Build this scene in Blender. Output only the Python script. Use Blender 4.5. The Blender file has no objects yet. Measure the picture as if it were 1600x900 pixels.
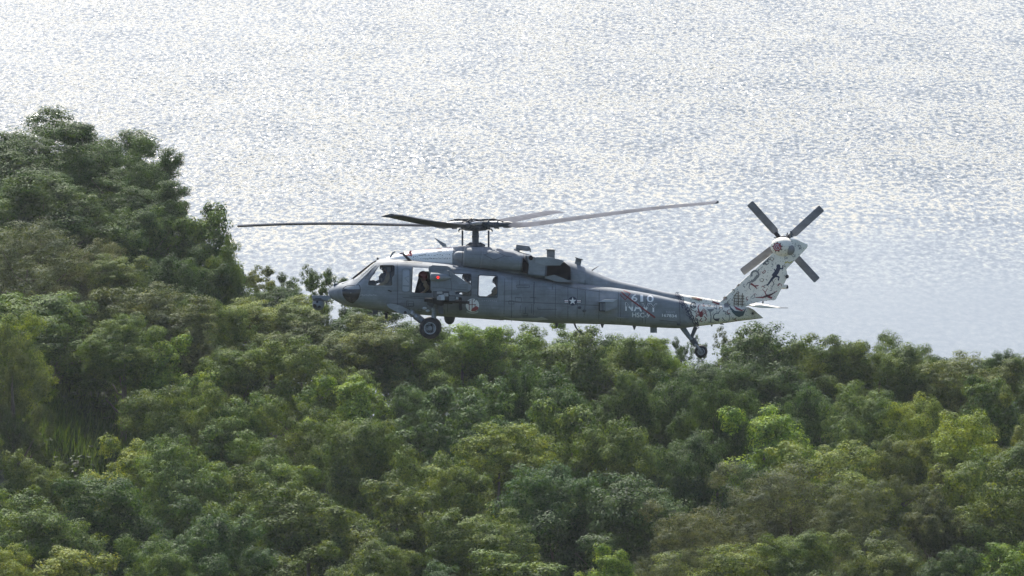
import bpy, bmesh, math, random
import numpy as np
from mathutils import Vector, Matrix
from mathutils.bvhtree import BVHTree

R = math.radians
scene = bpy.context.scene
col = scene.collection

# ------------------------------------------------------------------ camera
CAM_Z = 130.0
PITCH = 6.0
DH = 250.0                      # distance to the helicopter
PPM = 48.4                      # photo pixels per metre at that distance
cd = bpy.data.cameras.new('camera')
cam = bpy.data.objects.new('camera', cd)
col.objects.link(cam)
cam.location = (0, 0, CAM_Z)
cam.rotation_euler = (R(90 - PITCH), 0, 0)
cd.sensor_width = 36.0
cd.lens = 36.0 * DH / (1600.0 / PPM)
cd.clip_start = 1.0
cd.clip_end = 60000.0
scene.camera = cam

# ------------------------------------------------------------------ sky, sun, exposure
SUN_EL, SUN_AZ = 47.0, -14.0     # azimuth from +Y (view direction), negative = left
w = bpy.data.worlds.new('World')
scene.world = w
w.use_nodes = True
nt = w.node_tree
nt.nodes.clear()
sky = nt.nodes.new('ShaderNodeTexSky')
sky.sky_type = 'NISHITA'
sky.sun_disc = False
sky.sun_elevation = R(SUN_EL)
sky.sun_rotation = R(SUN_AZ)
sky.altitude = 100
sky.air_density = 1.0
sky.dust_density = 2.6
sky.ozone_density = 1.2
bg = nt.nodes.new('ShaderNodeBackground')
bg.inputs[1].default_value = 0.12
wo = nt.nodes.new('ShaderNodeOutputWorld')
nt.links.new(sky.outputs[0], bg.inputs[0])
nt.links.new(bg.outputs[0], wo.inputs[0])
sd = bpy.data.lights.new('sun', 'SUN')
sd.energy = 4.7
sd.angle = R(0.53)
sd.color = (1.0, 0.95, 0.86)
sun = bpy.data.objects.new('sun', sd)
col.objects.link(sun)
sdir = Vector((math.sin(R(SUN_AZ)) * math.cos(R(SUN_EL)), math.cos(R(SUN_AZ)) * math.cos(R(SUN_EL)), math.sin(R(SUN_EL))))
sun.rotation_euler = sdir.to_track_quat('Z', 'Y').to_euler()
vs = scene.view_settings
vs.view_transform = 'Standard'
vs.look = 'None'
vs.exposure = 0.95
vs.gamma = 1.0
vs.use_curve_mapping = False
scene.render.engine = 'CYCLES'
scene.cycles.max_bounces = 6
scene.cycles.diffuse_bounces = 3
scene.cycles.glossy_bounces = 3
scene.cycles.transmission_bounces = 4
scene.cycles.transparent_max_bounces = 12
scene.cycles.volume_bounces = 0
scene.cycles.use_denoising = True
scene.cycles.caustics_reflective = False
scene.cycles.caustics_refractive = False
scene.cycles.sample_clamp_indirect = 4.0

# ------------------------------------------------------------------ helpers
def cam_ray(px, py):
    """world direction (unit depth along the view axis) of a photo pixel"""
    k = 1.0 / (PPM * DH)
    p = R(PITCH)
    fwd = Vector((0, math.cos(p), -math.sin(p)))
    up = Vector((0, math.sin(p), math.cos(p)))
    return fwd + Vector((1, 0, 0)) * ((px - 800) * k) + up * ((450 - py) * k)

def at(px, py, y):
    d = cam_ray(px, py)
    return Vector((0, 0, CAM_Z)) + d * (y / d.y)

def link(o, parent=None):
    col.objects.link(o)
    if parent:
        o.parent = parent
    return o

def tag(o, label=None, cat=None, group=None, kind=None):
    if label: o['label'] = label
    if cat: o['category'] = cat
    if group: o['group'] = group
    if kind: o['kind'] = kind
    return o

def np_mesh(name, verts, faces, mats=(), smooth=False):
    """verts (n,3) float array, faces (m,k) int array with constant k"""
    me = bpy.data.meshes.new(name)
    verts = np.asarray(verts, dtype=np.float32)
    faces = np.asarray(faces, dtype=np.int32)
    m, k = faces.shape
    me.vertices.add(len(verts))
    me.vertices.foreach_set('co', verts.ravel())
    me.loops.add(m * k)
    me.loops.foreach_set('vertex_index', faces.ravel())
    me.polygons.add(m)
    me.polygons.foreach_set('loop_start', np.arange(0, m * k, k, dtype=np.int32))
    try:
        me.polygons.foreach_set('loop_total', np.full(m, k, dtype=np.int32))
    except Exception:
        pass
    if smooth:
        me.polygons.foreach_set('use_smooth', np.ones(m, dtype=bool))
    for mt in mats:
        me.materials.append(mt)
    me.update(calc_edges=True)
    return me

class NT:
    """tiny node helper"""
    def __init__(self, name):
        self.m = bpy.data.materials.new(name)
        self.m.use_nodes = True
        self.t = self.m.node_tree
        self.t.nodes.clear()
        self.out = self.t.nodes.new('ShaderNodeOutputMaterial')
    def n(self, typ, **kw):
        nd = self.t.nodes.new('ShaderNode' + typ)
        for k, v in kw.items():
            if k.startswith('i_'):
                key = k[2:]
                key = int(key) if key.isdigit() else key.replace('_', ' ')
                nd.inputs[key].default_value = v
            else:
                setattr(nd, k, v)
        return nd
    def l(self, a, b):
        self.t.links.new(a, b)
    def math(self, op, a, b=None, c=None):
        nd = self.t.nodes.new('ShaderNodeMath')
        nd.operation = op
        for i, v in enumerate((a, b, c)):
            if v is None: continue
            if hasattr(v, 'links'): self.l(v, nd.inputs[i])
            else: nd.inputs[i].default_value = v
        return nd.outputs[0]
    def vmath(self, op, a, b=None):
        nd = self.t.nodes.new('ShaderNodeVectorMath')
        nd.operation = op
        for i, v in enumerate((a, b)):
            if v is None: continue
            if hasattr(v, 'links'): self.l(v, nd.inputs[i])
            else: nd.inputs[i].default_value = v
        return nd.outputs[0]
    def mix(self, fac, a, b, blend='MIX'):
        nd = self.t.nodes.new('ShaderNodeMix')
        nd.data_type = 'RGBA'
        nd.blend_type = blend
        for i, v in ((0, fac), (6, a), (7, b)):
            if hasattr(v, 'links'): self.l(v, nd.inputs[i])
            elif i == 0: nd.inputs[0].default_value = v
            else: nd.inputs[i].default_value = tuple(v) + ((1,) if len(v) == 3 else ())
        return nd.outputs[2]
    def ramp(self, fac, stops, interp='LINEAR'):
        nd = self.t.nodes.new('ShaderNodeValToRGB')
        cr = nd.color_ramp
        cr.interpolation = interp
        while len(cr.elements) < len(stops):
            cr.elements.new(0.5)
        for e, (p, c) in zip(cr.elements, stops):
            e.position = p
            e.color = tuple(c) + (1,) if len(c) == 3 else c
        self.l(fac, nd.inputs[0])
        return nd.outputs[0]

# ------------------------------------------------------------------ terrain
HY = np.array([-300, 0, 30, 60, 120, 200, 270, 330, 400, 450, 540, 660, 760, 1000.])
HZ = np.array([127, 127, 121, 112, 92, 78, 75, 76.5, 75, 68, 40, 6, -8, -14.])
def ground_z(x, y):
    x = np.asarray(x, dtype=float); y = np.asarray(y, dtype=float)
    z = np.interp(y, HY, HZ)
    z = z + 16.0 * np.exp(-((x + 30) / 22.0) ** 2) * np.exp(-((y - 388) / 52.0) ** 2)
    z = z + 0.5 * np.sin(x * 0.31 + 1.3) * np.sin(y * 0.23) + 0.35 * np.sin(x * 0.11 + y * 0.17)
    return z

m = NT('forest_floor')
tc = m.n('TexCoord')
n1 = m.n('TexNoise', i_Scale=0.35, i_Detail=8.0, i_Roughness=0.65)
m.l(tc.outputs['Object'], n1.inputs['Vector'])
cfl = m.ramp(n1.outputs[0], [(0.3, (0.016, 0.02, 0.008)), (0.5, (0.025, 0.035, 0.012)), (0.7, (0.045, 0.04, 0.02))])
b = m.n('BsdfPrincipled', i_Roughness=0.95)
m.l(cfl, b.inputs['Base Color'])
m.l(b.outputs[0], m.out.inputs[0])
M_FLOOR = m.m

gx = np.concatenate([np.linspace(-1400, -120, 33)[:-1], np.linspace(-120, 120, 161), np.linspace(120, 1400, 33)[1:]])
gy = np.concatenate([np.linspace(-300, 240, 55)[:-1], np.linspace(240, 460, 147), np.linspace(460, 1000, 61)[1:]])
GX, GY = np.meshgrid(gx, gy)
GZ = ground_z(GX, GY)
V = np.stack([GX.ravel(), GY.ravel(), GZ.ravel()], 1)
nx, ny = len(gx), len(gy)
idx = np.arange(nx * ny).reshape(ny, nx)
F = np.stack([idx[:-1, :-1].ravel(), idx[:-1, 1:].ravel(), idx[1:, 1:].ravel(), idx[1:, :-1].ravel()], 1)
ground = link(bpy.data.objects.new('ground', np_mesh('ground', V, F, [M_FLOOR], True)))
tag(ground, 'wooded hillside ground falling away to the sea', kind='structure')

# ------------------------------------------------------------------ sea
m = NT('sea_water')
geo = m.n('NewGeometry')
pos = geo.outputs['Position']
def slope_noise(sx, sy, detail, rough):
    mp = m.n('Mapping')
    mp.inputs['Scale'].default_value = (sx, sy, 1)
    mp.inputs['Rotation'].default_value = (0, 0, R(6))
    m.l(pos, mp.inputs[0])
    nz = m.n('TexNoise', i_Scale=1.0, i_Detail=detail, i_Roughness=rough, noise_dimensions='2D')
    m.l(mp.outputs[0], nz.inputs['Vector'])
    return m.vmath('SUBTRACT', nz.outputs['Color'], (0.5, 0.5, 0.5))
def vscale(v, s):
    nd = m.n('VectorMath', operation='SCALE')
    m.l(v, nd.inputs[0])
    if hasattr(s, 'links'): m.l(s, nd.inputs['Scale'])
    else: nd.inputs['Scale'].default_value = s
    return nd.outputs[0]
s1 = vscale(slope_noise(0.78, 0.21, 3.0, 0.6), 1.42)      # wind chop
s2 = vscale(slope_noise(0.06, 0.02, 3.0, 0.6), 0.42)      # longer sets
s3 = vscale(slope_noise(1.6, 0.5, 2.0, 0.5), 0.6)       # ripples
ss = m.vmath('ADD', m.vmath('ADD', s1, s2), s3)
# gust / calm patches and the sheltered water close to the shore
sep = m.n('SeparateXYZ')
m.l(pos, sep.inputs[0])
mp = m.n('Mapping'); mp.inputs['Scale'].default_value = (0.012, 0.0035, 1); m.l(pos, mp.inputs[0])
gn = m.n('TexNoise', i_Scale=1.0, i_Detail=3.0, i_Roughness=0.6, noise_dimensions='2D'); m.l(mp.outputs[0], gn.inputs['Vector'])
shore = m.n('MapRange', interpolation_type='SMOOTHSTEP')
m.l(m.math('ADD', sep.outputs[1], m.math('MULTIPLY', gn.outputs[0], 190.0)), shore.inputs[0])
shore.inputs[1].default_value = 1300; shore.inputs[2].default_value = 1560
shore.inputs[3].default_value = 0.05; shore.inputs[4].default_value = 1.0
gust = m.n('MapRange'); m.l(gn.outputs[0], gust.inputs[0])
gust.inputs[1].default_value = 0.3; gust.inputs[2].default_value = 0.7; gust.inputs[3].default_value = 0.8; gust.inputs[4].default_value = 1.15
amp = m.math('MULTIPLY', shore.outputs[0], gust.outputs[0])
ss = vscale(ss, amp)
sp2 = m.n('SeparateXYZ'); m.l(ss, sp2.inputs[0])
cmb = m.n('CombineXYZ'); m.l(m.math('MULTIPLY', sp2.outputs[0], 0.6), cmb.inputs[0])
m.l(m.math('SUBTRACT', sp2.outputs[1], 0.05), cmb.inputs[1]); cmb.inputs[2].default_value = 1.0
nrm = m.vmath('NORMALIZE', cmb.outputs[0])
gl = m.n('BsdfGlossy', distribution='GGX')
gl.inputs['Color'].default_value = (0.68, 0.672, 0.66, 1)
gl.inputs['Roughness'].default_value = 0.18
m.l(nrm, gl.inputs['Normal'])
df = m.n('BsdfDiffuse'); df.inputs['Color'].default_value = (0.035, 0.06, 0.085, 1)
fr = m.n('Fresnel'); fr.inputs['IOR'].default_value = 1.33; m.l(nrm, fr.inputs['Normal'])
mx = m.n('MixShader'); m.l(fr.outputs[0], mx.inputs[0]); m.l(df.outputs[0], mx.inputs[1]); m.l(gl.outputs[0], mx.inputs[2])
m.l(mx.outputs[0], m.out.inputs[0])
M_SEA = m.m
S = 15000
sea = link(bpy.data.objects.new('sea', np_mesh('sea', [(-S, -S, 0), (S, -S, 0), (S, S, 0), (-S, S, 0)], [(0, 1, 2, 3)], [M_SEA])))
tag(sea, 'sunlit sea glittering behind the wooded hill', kind='structure')
# ------------------------------------------------------------------ foliage materials
def leaf_material(name):
    m = NT(name)
    oi = m.n('ObjectInfo')
    at_ = m.n('Attribute', attribute_name='rnd')
    ac = m.n('Attribute', attribute_name='crnd')
    base = oi.outputs['Color']
    hs = m.n('HueSaturation')
    m.l(base, hs.inputs['Color'])
    m.l(m.math('ADD', m.math('MULTIPLY', ac.outputs['Fac'], -0.04), 0.512), hs.inputs['Hue'])
    m.l(m.math('ADD', m.math('MULTIPLY', at_.outputs['Fac'], 0.9), m.math('ADD', m.math('MULTIPLY', ac.outputs['Fac'], 0.75), 0.22)), hs.inputs['Value'])
    hs.inputs['Saturation'].default_value = 1.0
    c = hs.outputs[0]
    p = m.n('BsdfPrincipled', i_Roughness=0.65)
    p.inputs['Specular IOR Level'].default_value = 0.12
    m.l(c, p.inputs['Base Color'])
    tr = m.n('BsdfTranslucent')
    m.l(m.mix(1.0, c, (1.9, 1.6, 0.45), 'MULTIPLY'), tr.inputs['Color'])
    mx = m.n('MixShader', i_0=0.26)
    m.l(p.outputs[0], mx.inputs[1]); m.l(tr.outputs[0], mx.inputs[2])
    m.l(mx.outputs[0], m.out.inputs[0])
    return m.m
M_LEAF = leaf_material('leaves')

m = NT('bark')
tc = m.n('TexCoord')
n1 = m.n('TexNoise', i_Scale=3.0, i_Detail=6.0)
mp = m.n('Mapping'); mp.inputs['Scale'].default_value = (3, 3, 0.6); m.l(tc.outputs['Object'], mp.inputs[0]); m.l(mp.outputs[0], n1.inputs['Vector'])
cb = m.ramp(n1.outputs[0], [(0.3, (0.05, 0.04, 0.03)), (0.7, (0.16, 0.13, 0.10))])
b = m.n('BsdfPrincipled', i_Roughness=0.9); m.l(cb, b.inputs['Base Color']); m.l(b.outputs[0], m.out.inputs[0])
M_BARK = m.m

def unit(v):
    return v / np.maximum(np.linalg.norm(v, axis=1, keepdims=True), 1e-6)

def leaf_quads(P, Nn, size, rng, aspect=0.5):
    """rhombic leaf per point: P centres, Nn normals"""
    n = len(P)
    t = unit(np.cross(Nn, rng.normal(size=(n, 3))))
    bt = unit(np.cross(Nn, t))
    L = (size * rng.uniform(0.65, 1.35, n))[:, None]
    W = L * aspect
    fold = Nn * (L * 0.12)
    v = np.empty((n, 4, 3))
    v[:, 0] = P - t * L * 0.5
    v[:, 1] = P + bt * W * 0.5 - fold
    v[:, 2] = P + t * L * 0.5 - fold * 0.5
    v[:, 3] = P - bt * W * 0.5 - fold
    return v.reshape(-1, 3), np.arange(n * 4).reshape(n, 4)

def foliage_mesh(name, clumpC, clumpOut, clumpR, nleaf, size, rng, upw=0.55, flat=0.6, aspect=0.5):
    nC = len(clumpC)
    cid = np.repeat(np.arange(nC), nleaf)
    d = unit(rng.normal(size=(len(cid), 3)))
    rr = rng.uniform(0.35, 1.0, len(cid)) ** 0.5
    off = d * (clumpR[cid] * rr)[:, None]
    off[:, 2] *= flat
    P = clumpC[cid] + off
    up = np.array([0, 0, 1.0])
    Nn = unit(up * upw * 0.7 + clumpOut[cid] * 0.45 + d * 0.75 + rng.normal(size=d.shape) * 0.30)
    v, f = leaf_quads(P, Nn, size, rng, aspect)
    me = np_mesh(name, v, f, [M_LEAF])
    a = me.attributes.new('rnd', 'FLOAT', 'FACE')
    a.data.foreach_set('value', rng.uniform(0, 1, len(f)).astype(np.float32))
    a = me.attributes.new('crnd', 'FLOAT', 'FACE')
    a.data.foreach_set('value', rng.uniform(0, 1, nC).astype(np.float32)[cid])
    return me

def crown_proto(name, seed, nl=13, ncl=44, nleaf=90, size=0.135, spread=0.62, lr=(0.30, 0.46), cr=(0.10, 0.19), flat=0.72, upw=0.45, aspect=0.5, droop=0.0, hole=0.0, shoots=9):
    """crown in a unit box: x,y in -1..1 and z in 0..2 (times 3 m); lobes > clumps > leaves"""
    rng = np.random.default_rng(seed)
    S3 = 3.0
    lc, lrad = [], []
    for i in range(nl):
        if i == 0:
            c = np.array([rng.uniform(-.2, .2), rng.uniform(-.2, .2), 1.45]); r = rng.uniform(*lr)
        else:
            a = i * 2.399 + rng.uniform(-.4, .4)
            h = 0.25 + 1.15 * ((i * 0.618 + rng.uniform(-.1, .1)) % 1.0)
            rad = spread * (1.0 - 0.55 * max(0, h - 0.6)) * rng.uniform(0.7, 1.12)
            c = np.array([math.cos(a) * rad, math.sin(a) * rad, h]); r = rng.uniform(*lr)
        lc.append(c); lrad.append(r)
    for i in range(shoots):
        a = rng.uniform(0, 6.283); h = rng.uniform(0.5, 1.75); rad = (0.95 if h < 1.1 else 0.95 * math.sqrt(max(0.05, 1 - ((h - 1.1) / 0.85) ** 2))) * rng.uniform(0.8, 1.12)
        lc.append(np.array([math.cos(a) * rad, math.sin(a) * rad, h])); lrad.append(rng.uniform(0.12, 0.22))
    lc = np.array(lc); lrad = np.array(lrad)
    CC, CO, CR = [], [], []
    for c, r in zip(lc, lrad):
        ncl_ = ncl if r > 0.225 or nl > 20 or hole else max(8, ncl // 3)
        d = unit(rng.normal(size=(ncl_, 3)))
        rad = r * rng.uniform(0.6, 1.12, ncl_)
        p = c + d * rad[:, None]
        p[:, 2] -= droop * rng.uniform(0, 1, ncl_) * np.linalg.norm(p[:, :2], axis=1)
        dist = np.linalg.norm(p[:, None, :] - lc[None], axis=2) / lrad[None]
        keep = ((dist < 0.6).sum(1) == 0) & (rng.uniform(0, 1, ncl_) > hole)
        CC.append(p[keep]); CO.append(d[keep]); CR.append(rng.uniform(*cr, keep.sum()))
    CC = np.concatenate(CC); CO = np.concatenate(CO); CR = np.concatenate(CR)
    lo, hi = np.percentile(CC, 1.0, axis=0), np.percentile(CC, 99.0, axis=0)
    s = np.array([2.0 / max(hi[0] - lo[0], .1), 2.0 / max(hi[1] - lo[1], .1), 2.0 / (hi[2] - lo[2])])
    mid = (lo + hi) / 2; mid[2] = lo[2]
    CC = (CC - mid) * s
    return foliage_mesh(name, CC * S3, CO, CR * S3, int(nleaf * (1.35 if nl < 30 else 1.0)), size * 0.84, rng, upw, flat, aspect)

PROTO = {
    'a': crown_proto('crown_a', 11),
    'b': crown_proto('crown_b', 23, nl=16, lr=(0.25, 0.40), ncl=38),
    'c': crown_proto('crown_c', 37, nl=10, lr=(0.36, 0.54), ncl=58),
    'd': crown_proto('crown_d', 41, nl=19, lr=(0.22, 0.34), ncl=34, size=0.125, cr=(0.09, 0.16)),
    'e': crown_proto('crown_e', 53, nl=13, ncl=42, size=0.19, nleaf=56),
    'f': crown_proto('crown_f', 67, nl=15, lr=(0.24, 0.42), ncl=42, flat=0.55, upw=0.7),
    'dome': crown_proto('crown_dome', 71, nl=18, spread=0.5, lr=(0.42, 0.50), ncl=64, cr=(0.07, 0.11), nleaf=60),
    'fine': crown_proto('crown_fine', 83, nl=17, lr=(0.24, 0.40), ncl=50, nleaf=84, size=0.10, cr=(0.09, 0.14), upw=0.25, aspect=0.42),
    'sparse': crown_proto('crown_sparse', 97, nl=12, lr=(0.18, 0.30), ncl=26, nleaf=44, size=0.16, cr=(0.08, 0.13), spread=0.75, hole=0.25),
    'wispy': crown_proto('crown_wispy', 103, nl=16, lr=(0.26, 0.40), ncl=52, nleaf=80, size=0.15, cr=(0.09, 0.16), aspect=0.25, upw=0.2, flat=0.9, droop=0.12),
    'big': crown_proto('crown_big', 127, nl=44, lr=(0.22, 0.34), ncl=54, nleaf=84, size=0.085, cr=(0.06, 0.115)),
    'big2': crown_proto('crown_big2', 131, nl=42, lr=(0.22, 0.34), ncl=54, nleaf=84, size=0.085, cr=(0.06, 0.115)),
}

def tube_pts(bmv, pts, rads, nseg=6):
    rings = []
    up = Vector((0.3, 0.2, 1)).normalized()
    for i, p in enumerate(pts):
        p = Vector(p)
        q = Vector(pts[min(i + 1, len(pts) - 1)]) - Vector(pts[max(i - 1, 0)])
        q.normalize()
        a = q.cross(Vector((0, 1, 0.05))); a.normalize(); b2 = q.cross(a)
        rings.append([bmv.verts.new(p + (a * math.cos(2 * math.pi * k / nseg) + b2 * math.sin(2 * math.pi * k / nseg)) * rads[i]) for k in range(nseg)])
    for r0, r1 in zip(rings, rings[1:]):
        for k in range(nseg):
            bmv.faces.new((r0[k], r0[(k + 1) % nseg], r1[(k + 1) % nseg], r1[k]))
    return rings

def trunk_mesh(name, H, zc, rx, rz, rng):
    """trunk from 0 up to the crown (bottom zc) with limbs reaching into it; total height H"""
    bmv = bmesh.new()
    r0 = 0.11 + 0.011 * H
    lean = rng.uniform(-.35, .35, 2)
    top = Vector((lean[0], lean[1], zc + rz * 1.3))
    n = 7
    P, RR = [], []
    for i in range(n):
        t = i / (n - 1)
        P.append(Vector((lean[0] * t + 0.12 * math.sin(3 * t + lean[0] * 9), lean[1] * t, -0.4 + (top.z + 0.4) * t)))
        RR.append(r0 * (1.25 - 1.05 * t) if i else r0 * 1.7)
    tube_pts(bmv, P, RR, 7)
    for k in range(9):
        t = rng.uniform(0.35, 0.9)
        s = Vector((lean[0] * t, lean[1] * t, -0.4 + (top.z + 0.4) * t))
        a = k * 2.4 + rng.uniform(-.4, .4)
        L = rx * rng.uniform(0.45, 0.85)
        e = s + Vector((math.cos(a) * L, math.sin(a) * L, rz * rng.uniform(0.25, 0.7)))
        mid = (s + e) / 2 + Vector((0, 0, -0.12 * L + rng.uniform(-.1, .1)))
        rb = r0 * (1.1 - 0.9 * t) * 0.6
        tube_pts(bmv, [s, mid, e], [rb, rb * 0.65, rb * 0.2], 5)
    me = bpy.data.meshes.new(name)
    bmv.to_mesh(me); bmv.free()
    me.materials.append(M_BARK)
    for p in me.polygons: p.use_smooth = True
    return me

TINT = {
    'mid':   (0.062, 0.114, 0.020),
    'dark':  (0.034, 0.077, 0.018),
    'bright': (0.100, 0.180, 0.021),
    'yellow': (0.116, 0.168, 0.022),
    'olive': (0.076, 0.116, 0.024),
    'grey':  (0.072, 0.098, 0.048),
    'brown': (0.060, 0.086, 0.032),
    'blue':  (0.042, 0.096, 0.028),
}
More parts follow.
